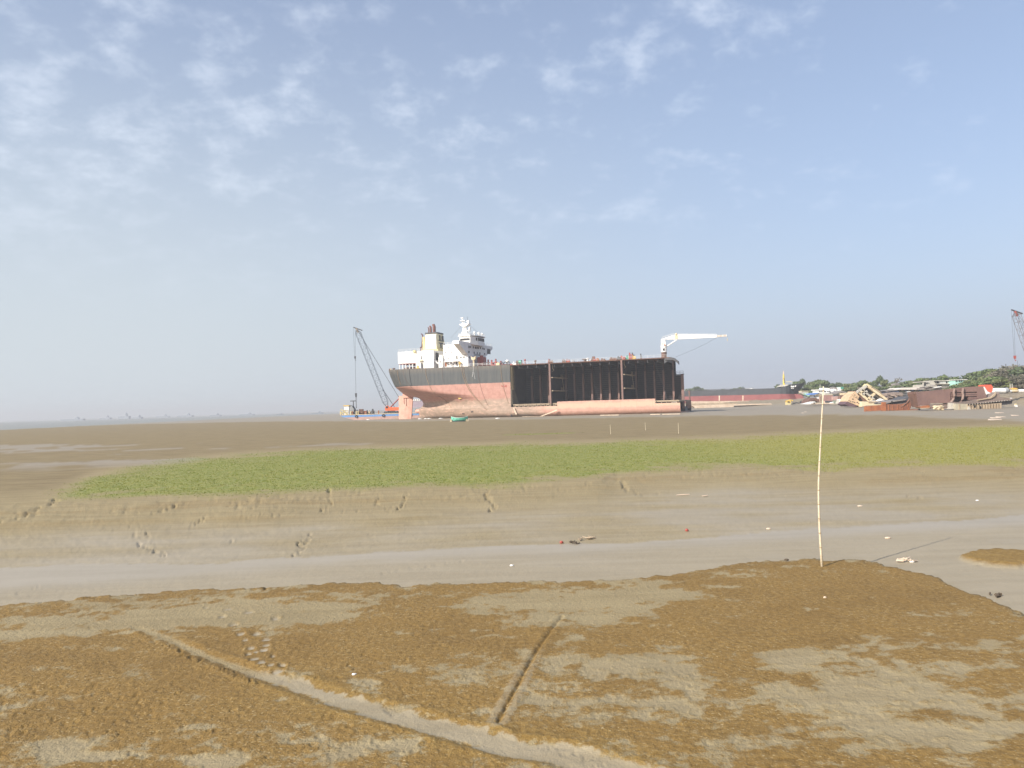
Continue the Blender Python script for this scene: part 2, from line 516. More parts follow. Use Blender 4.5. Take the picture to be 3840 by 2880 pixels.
def zones(x, y):
    """height and surface zones of the shore at (x, y)"""
    yy = np.maximum(y, 0.5)
    a = np.where(y > 0.5, x / yy, np.sign(x) * 3)
    Y = lambda c: np.interp(a, c[0], c[1])
    nb = fbm(x * .22, y * .22, 1, 4) - .5
    nm = fbm(x * .9, y * .9, 2, 4) - .5
    nf = fbm(x * 4.0, y * 4.0, 3, 4) - .5
    nff = fbm(x * 13.0, y * 13.0, 4, 3) - .5
    e, gl, gu = Y(EDGE), Y(G_LO), Y(G_UP)
    near = y < 60
    ch_in = sst(y - e + nm * .9 + nf * .5, -.12, .45)                     # drop off the brown plateau
    # far bank: a slope with a small broken scarp near the turf
    gb = gl - y + nb * 5 + nm * 1.6
    slope = sst(gb, -1.0, 11.0)
    scarp = sst(gb + nm * 2.2, 0.2, .9)
    ch_out = .84 * slope + .16 * scarp
    isl = np.exp(-(((x - ISL[0]) / 1.9) ** 2 + ((y - ISL[1]) / 1.25) ** 2)) + nm * .45 + nf * .2
    islm = sst(isl, .38, .52)
    inch = ch_in * ch_out
    h = CH * inch * (1 - .35 * islm)
    # algae
    cov = .69 + 0.0 * x
    for (qx, qy, rx, ry, dl) in PATCH:
        cov = cov + dl * np.exp(-(((x - qx) / rx) ** 2 + ((y - qy) / ry) ** 2))
    cov = cov - .10 * sst(a, .0, .5) * sst(-y, -15, -11)
    val = cov + 1.05 * (fbm(x * 1.1, y * 2.0, 8, 5, .6) - .5) + .55 * nf + .30 * nff
    alg = sst(val, .30, .74) * (1 - sst(y - e + nm * 1.2 + nf * .8, -.25, .25))
    alg = np.maximum(alg, islm * .95)
    alg = np.maximum(alg, .32 * sst(fbm(x * .13, y * .7, 91, 4) - .5, .04, .14) * sst(gb, -.5, .6) * (1 - sst(gb, 5, 10)))
    # furrow with standing water, and a thin cut
    d, sd_, wd = polydist(x, y, FURROW, FUR_W)
    wfac = wd * .5 + nf * .30 + nff * .10 + nm * .12
    fur = 1 - sst(d - wfac, -.03, .04)
    fur = fur * sst(wd, .20, .34)
    thin = (1 - sst(d + nf * .1, .05, .15)) * (1 - sst(wd, .20, .36)) * sst(wd, .095, .102)
    h = h - .030 * (1 - sst(d - wd * .5, -.08, .16)) * sst(wd, .08, .2) + .016 * np.exp(-((d - wd * .5 - .14) / .10) ** 2) * (.6 + 2 * nf)
    d2, _, _ = polydist(x, y, CUT2)
    cut = 1 - sst(d2 + nf * .06, .0, .045)
    h = h - .035 * cut + .010 * np.exp(-((d2 - .11) / .06) ** 2)
    cutw = (1 - sst(np.abs(d2 - .10) + nff * .05, .03, .09)) * sst(-y, -14.5, -12)
    mustard = islm * .5 + np.exp(-(np.maximum(d - wd * .5, 0) / .42) ** 2) * sst(wd, .2, .4) * (.65 + nm)
    alg = alg * (1 - fur) * (1 - .45 * cutw) * (1 - .75 * thin)
    # stream and wet channel floor
    wob = nb * 1.1 + nm * .7
    st_ = sst(Y(S_UP) - y + wob * .6 + nf * .25, -.15, .15) * sst(y - e + nm, .0, 1.2)
    st_ = st_ * (.62 + .38 * sst(y - Y(S_LO) + wob, -1.2, 1.2))
    wet = np.maximum(np.maximum(st_, fur * .45), cutw * .2)
    chw = sst(y - e, .1, 1.2) * sst(gl - y, 4, 13) * (.40 + 1.0 * nb + .8 * (fbm(x * .10, y * .7, 33, 4) - .5))
    wet = np.maximum(wet, np.clip(chw, 0, .7)) * (1 - islm)
    # puddles in the algae field
    pud = sst(-(val - .06 + nm * .2), -.36, -.26) * (1 - ch_in) * sst(-y, -16, -12)
    wet = np.maximum(wet, .12 * pud)
    # lumps of the mats, ripples of the bare mud
    lump = (1 - np.abs(2 * fbm(x * 5.5, y * 5.5, 21, 4, .55) - 1)) ** 2
    h = h + near * ((.006 * (lump - .45) + .013 * nf + .013 * nff) * (.25 + .75 * alg) + .035 * nm * (1 - inch) - .012 * pud)
    rip = (1 - np.abs(2 * fbm(x * .55 + nb, y * 2.6 + x * .10, 31, 4, .55) - 1)) ** 2
    h = h + near * inch * (1 - st_ * .9) * (.028 * (rip - .5) + .012 * nf)
    crev = sst(gb, -.5, .6) * (1 - sst(gb, 2.5, 6.5))
    h = h + near * crev * (.04 * nm + .04 * nf - .05 * np.exp(-((fbm(x * .22, y * .20, 44, 5, .6) - .5) / .010) ** 2))
    # turf
    grs = sst(y - gl + nb * 3.5 + nm * 2.0 + nf * .9, -.6, 3.4) * (1 - sst(y - gu - nb * 16 - nm * 6, -12, 7)) * sst(gu - gl, .3, 3)
    grs = grs * (1 - .75 * sst(fbm(x * .33, y * .33, 51, 4) - .5, .07, .2) * (1 - sst(y - gl, 2, 9)))
    st2 = np.exp(-(((x - GST[0]) / 7.5) ** 2 + ((y - GST[1]) / 3.5) ** 2)) + nm * .5
    grs = np.maximum(grs, sst(st2, .45, .8) * .8)
    grs = np.where(y < 20, 0, grs)
    h = h + .05 * grs * near * (nf + nm)
    # wet strip by the hulls, sheets of water on the flat to the left
    wf = sst(y - Y(WETFAR) + nb * 30, -8, 14)
    pool = sst(fbm(x * .030 + 3, y * .075, 61, 4) - .5 + .25 * nb, .17, .22) * sst(-a, .05, .3) * sst(y, 60, 80) * (1 - sst(y, 130, 180))
    # shore bank and land behind
    sh = Y(SHORE)
    steep = np.interp(a, [-.3, .3, .45, .55, .8], [60, 30, 25, 9, 8])
    q = (y - sh + nb * 7 + nm * 3) / steep
    land = sst(q, 0, 1)
    h = h + land * (3.6 + 1.1 * nb + .7 * nm * sst(q, 1.6, .2)) + .5 * land * sst(y - sh, 40, 300)
    far = y > 60
    h = h + far * (1 - land) * (.05 * nb + .03 * nm)
    # sea bed to the left
    sx = np.interp(y, SEA_X[0], SEA_X[1])
    sea = sst(sx - x + nb * 18, -12, 30) * (y > -50)
    sea = np.maximum(sea, sst(y - sh + 400, 0, 300) * (a < .0) * (1 - land))
    h = h - 1.2 * sea
    for (qx, qy, r, dp, w_) in PITS if x.size > 50 else []:
        k = np.where((np.abs(x - qx) < 3 * r) & (np.abs(y - qy) < 3 * r))[0]
        if len(k):
            dd = np.hypot(x[k] - qx, (y[k] - qy)) / r
            h[k] += (1 - fur[k]) * (-.75 * dp * np.exp(-dd ** 4) + .30 * dp * np.exp(-((dd - 1.35) / .35) ** 2))
            if w_:
                m = np.exp(-(dd / .8) ** 6)
                wet[k] = np.maximum(wet[k], .8 * m)
                alg[k] *= 1 - m
    for P_, wdt, dep in CRACKS if x.size > 50 else []:
        lo, hi = P_.min(0) - 1.5, P_.max(0) + 1.5
        k = np.where((x > lo[0]) & (x < hi[0]) & (y > lo[1]) & (y < hi[1]))[0]
        if len(k):
            d_, _, _ = polydist(x[k] + nf[k] * .5 + nm[k] * .5, y[k] + nm[k] * .9, P_)
            ragged = np.clip(.55 + 2.2 * nf[k] + 1.2 * nm[k], .05, 1.2)
            h[k] += ragged * (-dep * np.exp(-(d_ / wdt) ** 2) + .14 * dep * np.exp(-((d_ - 2.4 * wdt) / wdt) ** 2))
    hazen = np.clip(.5 + 1.6 * nb, 0, 1)
    return dict(h=h, alg=alg, grs=grs, wet=np.clip(wet, 0, 1), mus=np.clip(mustard, 0, 1), farf=sst(y - gu, 0, 14) * (1 - wf), wf=np.maximum(wf * (1 - land), pool), land=land, var=hazen)


ISL = gnd(*c8(2175, 345), CH)
GST = gnd(*full(1165, 937))

th = np.radians(np.concatenate([np.linspace(-180, -44, 35)[:-1], np.linspace(-44, 44, 1001), np.linspace(44, 180, 35)[1:]]))
rr = [1.0, 2.5, 4.5, 6.5, 8.0]
while rr[-1] < 7600:
    r = rr[-1]
    k = 1.25 if r < 45 else 1.0
    rr.append(r + max(.03, min(r * r / (4.4 * 769) * k, r * .06)))
rr = np.array(rr)
RRg, THg = np.meshgrid(rr, th, indexing='ij')
gx, gy = (RRg * np.sin(THg)).ravel(), (RRg * np.cos(THg)).ravel()
Z = zones(gx, gy)
nr, nt_ = len(rr), len(th)
gv = np.column_stack([gx, gy, Z['h']])
ii, jj = np.meshgrid(np.arange(nr - 1), np.arange(nt_ - 1), indexing='ij')
q0 = (ii * nt_ + jj).ravel()
quads = np.column_stack([q0, q0 + nt_, q0 + nt_ + 1, q0 + 1])


def np_mesh(name, verts, faces, mat, smooth=True):
    me = bpy.data.meshes.new(name)
    me.vertices.add(len(verts))
    me.vertices.foreach_set('co', np.ascontiguousarray(verts, dtype=np.float32).ravel())
    n = faces.shape[1]
    me.loops.add(faces.size)
    me.loops.foreach_set('vertex_index', np.ascontiguousarray(faces, dtype=np.int32).ravel())
    me.polygons.add(len(faces))
    me.polygons.foreach_set('loop_start', np.arange(0, faces.size, n, dtype=np.int32))
    me.polygons.foreach_set('loop_total', np.full(len(faces), n, dtype=np.int32))
    me.materials.append(mat)
    me.update(calc_edges=True)
    me.validate()
    if smooth:
        me.shade_smooth()
    return me


gm = bpy.data.materials.new('tidal_mud')
gm.use_nodes = True
T = NT(gm.node_tree)
geo = T.n('ShaderNodeNewGeometry').outputs['Position']
A1 = T.n('ShaderNodeSeparateColor', ins={'Color': T.n('ShaderNodeAttribute', attribute_name='zone_a').outputs['Color']}).outputs
A2 = T.n('ShaderNodeSeparateColor', ins={'Color': T.n('ShaderNodeAttribute', attribute_name='zone_b').outputs['Color']}).outputs
A3 = T.n('ShaderNodeSeparateColor', ins={'Color': T.n('ShaderNodeAttribute', attribute_name='zone_c').outputs['Color']}).outputs
alg_, grs_, wet_ = A1
mus_, farf_, wf_ = A2
land_, var_, _u = A3
n_f = T.noise(geo, 9.0, 5, .62)
n_ff = T.noise(geo, 34.0, 3, .6)
n_m = T.noise(geo, 1.4, 4, .6)
n_x = T.noise(T.mapping(geo, scale=(.25, 1.6, 1)), 1.0, 6, .62, .3)
mud = T.mix(T.ss(n_x, .35, .68), (.300, .238, .128), (.248, .192, .098))
mud = T.mix(T.math('MULTIPLY', T.ss(n_m, .42, .66), .35), mud, (.26, .20, .105))
mud = T.mix(T.math('MULTIPLY', T.ss(n_f, .5, .75), .4), mud, (.335, .272, .155))
algc = T.mix(T.ss(n_f, .30, .70), (.160, .092, .020), (.258, .162, .048))
algc = T.mix(T.math('MULTIPLY', T.ss(n_ff, .54, .72), .5), algc, (.34, .25, .125))
algc = T.mix(T.math('MULTIPLY', T.ss(T.noise(T.mapping(geo, scale=(1, 1.6, 1)), 15.0, 2, .5), .61, .68), .75), algc, (.42, .33, .18))
n_b = T.noise(geo, .45, 5, .6)
algc = T.mix(T.math('MULTIPLY', T.ss(n_b, .44, .66), .55), algc, T.mix(T.ss(n_f, .3, .7), (.125, .070, .015), (.195, .118, .034)))
algc = T.mix(T.math('MULTIPLY', T.ss(n_m, .40, .70), .5), algc, (.210, .124, .032))
algc = T.mix(T.math('MULTIPLY', mus_, .75), algc, T.mix(T.ss(n_f, .3, .7), (.215, .128, .030), (.285, .195, .060)))
sel = T.math('ADD', alg_, T.math('MULTIPLY', T.math('SUBTRACT', n_ff, .5), 1.5))
col = T.mix(T.ss(sel, .12, .80), mud, algc)
wetc = T.mix(T.ss(n_x, .3, .7), (.345, .300, .235), (.315, .272, .205))
col = T.mix(T.math('MULTIPLY', wet_, .85), col, wetc)
sw = T.noise(T.mapping(geo, scale=(.30, .9, 1)), .8, 6, .68)
fg = T.noise(T.mapping(geo, scale=(.9, .45, 1)), 1.0, 6, .75)
farc = T.mix(T.ss(sw, .36, .66), (.238, .182, .092), (.180, .132, .062))
farc = T.mix(T.math('MULTIPLY', T.ss(fg, .55, .75), .6), farc, (.33, .265, .155))
col = T.mix(farf_, col, farc)
col = T.mix(T.math('MULTIPLY', wf_, .9), col, T.mix(T.ss(sw, .35, .7), (.290, .245, .185), (.235, .198, .146)))
gyel = T.ss(T.math('ADD', T.n('ShaderNodeSeparateXYZ', ins={'Vector': geo}).outputs['X'], T.math('MULTIPLY', T.noise(geo, .05, 3), 18.0)), 14.0, 40.0)
grc = T.mix(T.ss(n_m, .35, .68), (.180, .214, .044), (.255, .250, .064))
grc = T.mix(T.math('MULTIPLY', gyel, .6), grc, (.31, .275, .066))
col = T.mix(T.math('MULTIPLY', grs_, .85), col, grc)
lnd = T.mix(T.ss(T.noise(geo, .35, 6, .65), .38, .66), (.30, .245, .175), (.215, .170, .115))
lnd = T.mix(T.math('MULTIPLY', T.ss(n_m, .5, .7), .5), lnd, (.17, .15, .075))
col = T.mix(land_, col, lnd)
wall_ = T.math('MAXIMUM', wet_, T.math('MULTIPLY', wf_, .45))
rough = T.math('SUBTRACT', .78, T.math('MULTIPLY', wall_, .34))
rough = T.math('ADD', rough, T.math('MULTIPLY', alg_, .06))
bh = T.math('ADD', T.math('MULTIPLY', n_ff, .020), T.math('MULTIPLY', n_f, .05))
bst = T.math('MULTIPLY', T.math('SUBTRACT', 1.0, T.math('MULTIPLY', wall_, .92)), .75)
bmp = T.n('ShaderNodeBump', ins={'Distance': 1.0, 'Height': bh, 'Strength': bst})
gp = T.n('ShaderNodeBsdfPrincipled', ins={'Base Color': col, 'Roughness': rough, 'Normal': bmp.outputs[0], 'Specular IOR Level': .32})
T.n('ShaderNodeOutputMaterial', ins={'Surface': gp.outputs[0]})

gme = np_mesh('mud_flat', gv, quads, gm)
for nm_, keys in (('zone_a', ('alg', 'grs', 'wet')), ('zone_b', ('mus', 'farf', 'wf')), ('zone_c', ('land', 'var', 'var'))):
    at_ = gme.attributes.new(nm_, 'FLOAT_COLOR', 'POINT')
    buf = np.ones((len(gv), 4), np.float32)
    for k, key in enumerate(keys):
        buf[:, k] = Z[key]
    at_.data.foreach_set('color', buf.ravel())
ground = bpy.data.objects.new('mud_flat', gme)
COL.objects.link(ground)
tag(ground, 'brown and grey tidal mud flat with channel, puddles and shore bank', 'mud flat', kind='structure')


def gz(x, y):
    return float(zones(np.array([float(x)]), np.array([float(y)]))['h'][0])


# ------------------------------------------------------------------ the sea
sm = bpy.data.materials.new('hazy_sea')
sm.use_nodes = True
T = NT(sm.node_tree)
geo = T.n('ShaderNodeNewGeometry').outputs['Position']
bmp = T.n('ShaderNodeBump', ins={'Distance': .25, 'Strength': .35, 'Height': T.noise(T.mapping(geo, scale=(.10, .3, 1)), 1.0, 4, .6)})
sp = T.n('ShaderNodeBsdfPrincipled', ins={'Base Color': T.mix(T.ss(T.noise(geo, .01, 3), .4, .6), (.24, .235, .20), (.20, .205, .185)), 'Roughness': .5, 'Normal': bmp.outputs[0]})
T.n('ShaderNodeOutputMaterial', ins={'Surface': sp.outputs[0]})
s_ = MB()
sea_outline = [(-7000, 100, -.16), (-240, 250, -.16), (-240, 620, -.16), (-270, 1000, -.16), (-300, 1700, -.16), (500, 1900, -.16), (1500, 3500, -.16), (1500, 7300, -.16), (-7000, 7300, -.16)]
sea = s_.add(sea_outline, [tuple(range(len(sea_outline)))]).build('sea', sm)
tag(sea, 'pale hazy sea beyond the mud flat', 'sea', kind='structure')

# ------------------------------------------------------------------ short turf on the far bank
gmat = bpy.data.materials.new('grass_blades')
gmat.use_nodes = True
T = NT(gmat.node_tree)
rnd = T.n('ShaderNodeNewGeometry').outputs['Random Per Island']
pos = T.n('ShaderNodeNewGeometry').outputs['Position']
gc = T.mix(rnd, (.178, .222, .043), (.255, .268, .064))
gyel = T.ss(T.math('ADD', T.n('ShaderNodeSeparateXYZ', ins={'Vector': pos}).outputs['X'], T.math('MULTIPLY', T.noise(pos, .05, 3), 18.0)), 14.0, 40.0)
gc = T.mix(T.math('MULTIPLY', gyel, .6), gc, (.32, .285, .07))
gc = T.mix(T.math('MULTIPLY', T.ss(T.noise(pos, .16, 4, .6), .42, .66), .6), gc, (.275, .255, .072))
gpb = T.n('ShaderNodeBsdfPrincipled', ins={'Base Color': gc, 'Roughness': .7, 'Specular IOR Level': .2})
gtr = T.n('ShaderNodeBsdfTranslucent', ins={'Color': gc})
gmx = T.n('ShaderNodeMixShader', ins={0: .45, 1: gpb.outputs[0], 2: gtr.outputs[0]})
T.n('ShaderNodeOutputMaterial', ins={'Surface': gmx.outputs[0]})
NB = 330000
by = 30 * (125 / 30.0) ** (rng.random(NB) ** .8)
bx = by * (rng.random(NB) * 1.62 - .73)
zb = zones(bx, by)
clump = fbm(bx * 1.3, by * 1.3, 71, 3)
keep = (zb['grs'] * (.35 + 1.2 * clump) > rng.random(NB) * .95)
bx, by, bz = bx[keep], by[keep], zb['h'][keep]
k = len(bx)
ang = rng.random(k) * math.pi
hh = (.012 + .026 * rng.random(k)) * (1 + by / 200)
wd_ = (.008 + .010 * rng.random(k)) * (1 + by / 30)
ln = (rng.random((k, 2)) - .5) * hh[:, None] * 1.3
dx, dy = np.cos(ang) * wd_, np.sin(ang) * wd_
V = np.stack([np.column_stack([bx - dx, by - dy, bz - .01]), np.column_stack([bx + dx, by + dy, bz - .01]), np.column_stack([bx + ln[:, 0], by + ln[:, 1], bz + hh])], 1).reshape(-1, 3)
grass = bpy.data.objects.new('grass', np_mesh('grass', V, np.arange(3 * k).reshape(-1, 3), gmat, False))
COL.objects.link(grass)
tag(grass, 'short bright green grass growing on the far bank of the channel', 'grass', kind='stuff')

# ================================================================== the half-dismantled tanker
YAW = math.radians(19)
SU = np.array([math.cos(YAW), -math.sin(YAW), 0])
SW = np.array([math.sin(YAW), math.cos(YAW), 0])
SO = np.array([-52.06, 330.0, 0.0])


def sl(px, py, w):
    """photo point on the lengthwise plane w metres in from the near side -> (distance from stern, height)"""
    d = ray(px, py)
    t = (w - (CAM - SO) @ SW) / (d @ SW)
    P = CAM + d * t - SO
    return float(P @ SU), float(P[2])


c1, c2 = crop(1240, 1180, .2984), crop(1880, 1200, .3978)
cA, cB, cC = crop(1440, 1180, .12658), crop(1640, 1180, .1326), crop(1270, 1440, .1718)
cD, cE, cK = crop(1860, 1320, .1718), crop(2220, 1320, .1808), crop(2460, 1240, .12658)

ship = thing('tanker_ship', 'huge half-dismantled tanker with white bridge, black and pink hull and open dark tanks', 'ship', tuple(SO), -YAW)


def L(mb, name, mat, parent=None, smooth=False):
    """mesh already in the ship's own coordinates"""
    return mb.build(name, mat, parent or ship, smooth, world=False)


S_CUT, S_END, ZD = 54.4, 121.9, 21.2
prof_z = [-.6, 0, 1.5, 2.4, 3.9, 5.4, 6.7, 8.1, 9.4, 9.9, 10.5, 11.4, 12.5, 14.7, 19, 21.7]
prof_s = [4.4, 4.0, 3.6, 3.0, 2.4, 5.1, 5.7, 5.0, 3.2, 0.5, -2.2, -4.4, -5.6, -6.9, -8.0, -8.3]
S0 = lambda z: np.interp(z, prof_z, prof_s)
LW = lambda z: np.interp(z, [0, 4, 8, 11, 14, 21], [46, 44, 38, 31, 23, 20])
PW = lambda z: np.interp(z, [0, 4, 8, 11, 14, 21], [1.7, 1.75, 1.9, 2.5, 4, 5])


def half(s, z):
    t = np.clip((s - S0(z)) / LW(z), 0, 1)
    hb = 20 * (1 - (1 - t) ** PW(z))
    bil = np.clip((2.2 - z) / 2.2, 0, 1)
    return np.maximum(hb - 2.2 * (1 - np.sqrt(np.clip(1 - bil ** 2, 0, 1))) * np.clip(hb / 6, 0, 1), 0)


def deckz(s):
    return 21.62 - .0065 * np.maximum(s, 0) + .0000 * s


hm_ = bpy.data.materials.new('hull_paint')
hm_.use_nodes = True
T = NT(hm_.node_tree)
co = T.n('ShaderNodeTexCoord').outputs['Object']
xyz = T.n('ShaderNodeSeparateXYZ', ins={'Vector': co}).outputs
nz = T.noise(co, .55, 5, .62)
st = T.noise(T.mapping(co, scale=(.9, .9, .05)), 1.0, 5, .65)
st2 = T.noise(T.mapping(co, scale=(2.4, 2.4, .10), loc=(5, 1, 2)), 1.0, 5, .7)
upper = T.mix(T.ss(st, .36, .66), (.072, .075, .072), (.042, .048, .050))
upper = T.mix(T.math('MULTIPLY', T.ss(st2, .55, .72), .7), upper, (.17, .135, .10))
upper = T.mix(T.math('MULTIPLY', T.math('MULTIPLY', T.ss(xyz[2], 18.6, 21.4), T.ss(st2, .34, .6)), .65), upper, (.18, .145, .11))
pink = T.mix(T.ss(nz, .36, .66), (.43, .225, .175), (.36, .175, .135))
pink = T.mix(T.math('MULTIPLY', T.ss(st, .5, .72), .45), pink, (.38, .27, .20))
brick = T.n('ShaderNodeTexBrick', ins={'Vector': T.n('ShaderNodeCombineXYZ', ins={'X': xyz[0], 'Y': xyz[2]}).outputs[0], 'Scale': 1.0, 'Mortar Size': .045, 'Mortar Smooth': .6, 'Brick Width': 6.2, 'Row Height': 2.35,
                                     'Color1': (1, 1, 1, 1), 'Color2': (1, 1, 1, 1), 'Mortar': (.62, .58, .55, 1)}).outputs['Color']
low = T.mix(T.ss(nz, .35, .68), (.36, .255, .19), (.27, .195, .145))
low = T.mix(T.ss(T.noise(T.mapping(co, scale=(.35, .35, 1.1)), 1.0, 5, .6), .50, .68), low, (.50, .33, .25))
zl = T.math('ADD', xyz[2], T.math('MULTIPLY', T.math('SUBTRACT', T.noise(co, .35, 4), .5), 2.2))
aft = T.ss(xyz[0], 60.0, 74.0)
lim = T.math('SUBTRACT', 7.4, T.math('MULTIPLY', aft, 9.0))
c_ = T.mix(T.ss(T.math('SUBTRACT', zl, lim), -.8, .8), low, pink)
c_ = T.mix(T.math('MULTIPLY', T.ss(T.math('MULTIPLY', zl, -1.0), -1.7, -.3), .8), c_, (.17, .135, .105))
tan = T.math('MULTIPLY', aft, T.ss(T.math('ABSOLUTE', T.math('SUBTRACT', zl, 3.9)), 1.3, .7))
c_ = T.mix(T.math('MULTIPLY', aft, .8), c_, T.mix(T.ss(nz, .36, .66), (.54, .315, .24), (.47, .27, .205)))  # aft pink stays darker than midships: shading of its curves and dirt painted in
c_ = T.mix(T.math('MULTIPLY', tan, .65), c_, (.57, .39, .27))
c_ = T.mix(.75, c_, T.mix(1.0, c_, brick, 'MULTIPLY'))
zb_ = T.math('ADD', xyz[2], T.math('MULTIPLY', T.math('SUBTRACT', nz, .5), .25))
c_ = T.mix(T.ss(zb_, 14.05, 14.25), c_, upper)
hp = T.n('ShaderNodeBsdfPrincipled', ins={'Base Color': c_, 'Roughness': .62})
T.n('ShaderNodeOutputMaterial', ins={'Surface': hp.outputs[0]})

# aft body: waterlines from the stern profile forward to the cut
m = MB()
zs = np.concatenate([np.linspace(-.5, 2.2, 9), np.linspace(2.8, 9.2, 12), np.linspace(9.5, 13, 16), np.linspace(13.8, 21.0, 9), [21.6]])
tau = np.concatenate([[0], np.linspace(0.02, 1, 40) ** 1.7])
for sg in (1, -1):
    G = []
    for z in zs:
        s0 = S0(z)
        s = s0 + (S_CUT - s0) * tau
        hb = half(s, z)
        zz_ = np.minimum(z, deckz(s)) if z > 21.3 else np.full_like(s, z)
        G.append(np.column_stack([s, 20 - sg * hb, zz_]))
    m.grid(np.array(G) if sg == 1 else np.array(G)[:, ::-1])
# midship shell left standing: near side low, far side to the top
def shell(sa, sb, top, w0, sg):
    prof = [(0.0, top)] + [(0.0, z) for z in np.linspace(top - .4, 2.2, 3)] + [(2.2 * (1 - math.cos(a)), 2.2 - 2.2 * math.sin(a)) for a in np.linspace(.2, 1.5708, 7)] + [(2.2, -.6)]
    out = [(w0 + sg * p, z) for p, z in prof]
    inn = [(w0 + sg * (p + .25), z) for p, z in prof][::-1]
    m.prism([(sa, w, z) for w, z in out + inn], (sb - sa, 0, 0))
shell(S_CUT + .02, 73.80, 4.0, 0, 1)
shell(73.82, 112.6, 5.65, 0, 1)
shell(112.62, 121.9, 3.85, 0, 1)
shell(S_CUT + .02, 113.6, 20.9, 40, -1)
m.prism([(119.5, 39.7, 4.8), (121.8, 39.7, 4.7), (121.9, 39.7, 1.0), (119.6, 39.7, 1.0)], (0, .3, 0))
m.box((54.5, 2.2, -.5), (121.6, 37.8, .3))
hull = L(m, 'hull', hm_, smooth=False)
for p in hull.data.polygons:
    p.use_smooth = len(p.vertices) == 4 and p.area < 9 and False
hull['label'] = 'black over pink hull with rusty weld seams'

# tank top, bulkheads, webs: everything the cutters laid bare
m = MB().box((S_CUT + .1, 2.6, 4.3), (121.3, 37.5, 4.9))
for k in range(11):
    s = 55.5 + 1.85 * k
    m.box((s, .35, 2.9), (s + .16, 2.5, 4.75))
    m.prism([(s + .5, .3, 4.0), (s + .66, .3, 4.0), (s + .9, 1.2, 4.9), (s + .74, 1.2, 4.9)], (0, .2, 0))
m.tube([(55, 1.1, 4.55), (73.6, 1.1, 4.55)], .22, 6)
m.box((54.6, .8, 4.86), (73.7, 2.7, 5.12))
for k in range(5):
    m.tube([(112.9 + k * 1.9, .6, 3.7), (113.1 + k * 1.9, 1.6, 4.95)], .13, 5)
m.tube([(112.8, 1.0, 4.55), (121.4, 1.0, 4.62)], .2, 6)
L(m, 'tank_top', tanst)
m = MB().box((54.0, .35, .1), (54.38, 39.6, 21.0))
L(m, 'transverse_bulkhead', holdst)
m = MB()
m.box((54.4, .35, 5.5), (54.55, 3.9, 21.0))
for k in range(19):
    z = 11.3 + .52 * k
    m.box((54.55, .5, z), (55.15, 3.7, z + .12))
L(m, 'wing_stiffener', paint('old_primer', (.42, .34, .20), (.33, .26, .16), .8, .8, RUST, .06))
m = MB().prism([(54.56, .35, 11.0), (54.56, 3.9, 11.0), (54.56, 9.2, 4.9), (54.56, .35, 4.9)], (.25, 0, 0))
L(m, 'hopper_plate', paint('hopper_plate', (.17, .15, .11), (.12, .10, .08), 1.2, .85, RUST, .08))
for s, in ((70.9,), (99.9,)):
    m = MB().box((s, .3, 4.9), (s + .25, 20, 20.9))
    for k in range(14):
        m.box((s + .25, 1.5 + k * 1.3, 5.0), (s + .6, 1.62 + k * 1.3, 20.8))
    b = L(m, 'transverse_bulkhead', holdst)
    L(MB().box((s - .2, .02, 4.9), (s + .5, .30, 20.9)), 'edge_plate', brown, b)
    for z in (15.2, 9.9):
        q = L(MB().prism([(s + .62, .4, z), (s + .62, 19.6, z), (s + 2.4, 19.6, z), (s + 2.4, 9, z), (s + 1.2, .4, z)], (0, 0, .35)), 'stringer_platform', tanst if z > 0 else tanst, b)
        L(MB().rail([(s + 2.2, 9.2, z + .35), (s + 2.2, 13.0, z + .35)], 1.1, .05, 1.2), 'railing', tanst, q)
    L(MB().tube([(s + .95, 1.5, 20.8), (s + 1.0, 1.5, 19.0), (s + 1.5, 1.7, 18.3), (s + .9, 1.8, 17.8)], .16, 6), 'drain_pipe', tanst, b)
    L(MB().tube([(s + 2.0, 12, 15.5), (s + 2.6, 12.5, 9.9)], .10, 4), 'ladder', tanst, b)
# centreline bulkhead with horizontal stiffeners
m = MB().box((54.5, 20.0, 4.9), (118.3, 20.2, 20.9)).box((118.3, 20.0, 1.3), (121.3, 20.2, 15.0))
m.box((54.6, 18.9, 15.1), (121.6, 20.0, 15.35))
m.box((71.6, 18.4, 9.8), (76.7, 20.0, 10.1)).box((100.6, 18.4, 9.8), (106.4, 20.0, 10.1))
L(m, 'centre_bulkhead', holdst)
stf = paint('stiffener_brown', (.115, .085, .078), (.08, .062, .06), .5, .8, RUST, .08)
for k in range(19):
    z = 5.6 + .82 * k
    L(MB().box((54.6, 19.3, z), (118.2 if z > 14.9 else 121.0, 19.99, z + .14)), 'longitudinal_stiffener', stf)
webs = [57.95, 61.7, 65.3, 68.9] + [72.9 + 3.72 * k for k in range(7)] + [102.5, 106.2, 109.9, 113.6, 117.4]
for s in webs:
    m = MB().prism([(s, 20, 4.9), (s, 16.6, 4.9), (s, 17.4, 8), (s, 17.6, 17), (s, 15.6, 20.9), (s, 20, 20.9)], (.14, 0, 0))
    m.box((s - .32, 17.2, 5.0), (s + .42, 17.4, 17.0))
    L(m, 'web_frame', brown)
m = MB().box((121.0, 16.8, 1.4), (121.25, 20, 15.0)).box((120.6, 16.6, 1.4), (121.7, 16.85, 15.0))
L(m, 'web_frame', brown)
for k in range(17):
    s = 57.9 + 3.72 * k
    if s < 118:
        L(MB().prism([(s, .8, 20.9), (s, .8, 19.7), (s, 16, 19.9), (s, 16, 20.9)], (.15, 0, 0)).box((s - .25, .7, 19.62), (s + .35, 16, 19.72)), 'deck_beam', darkgrey)
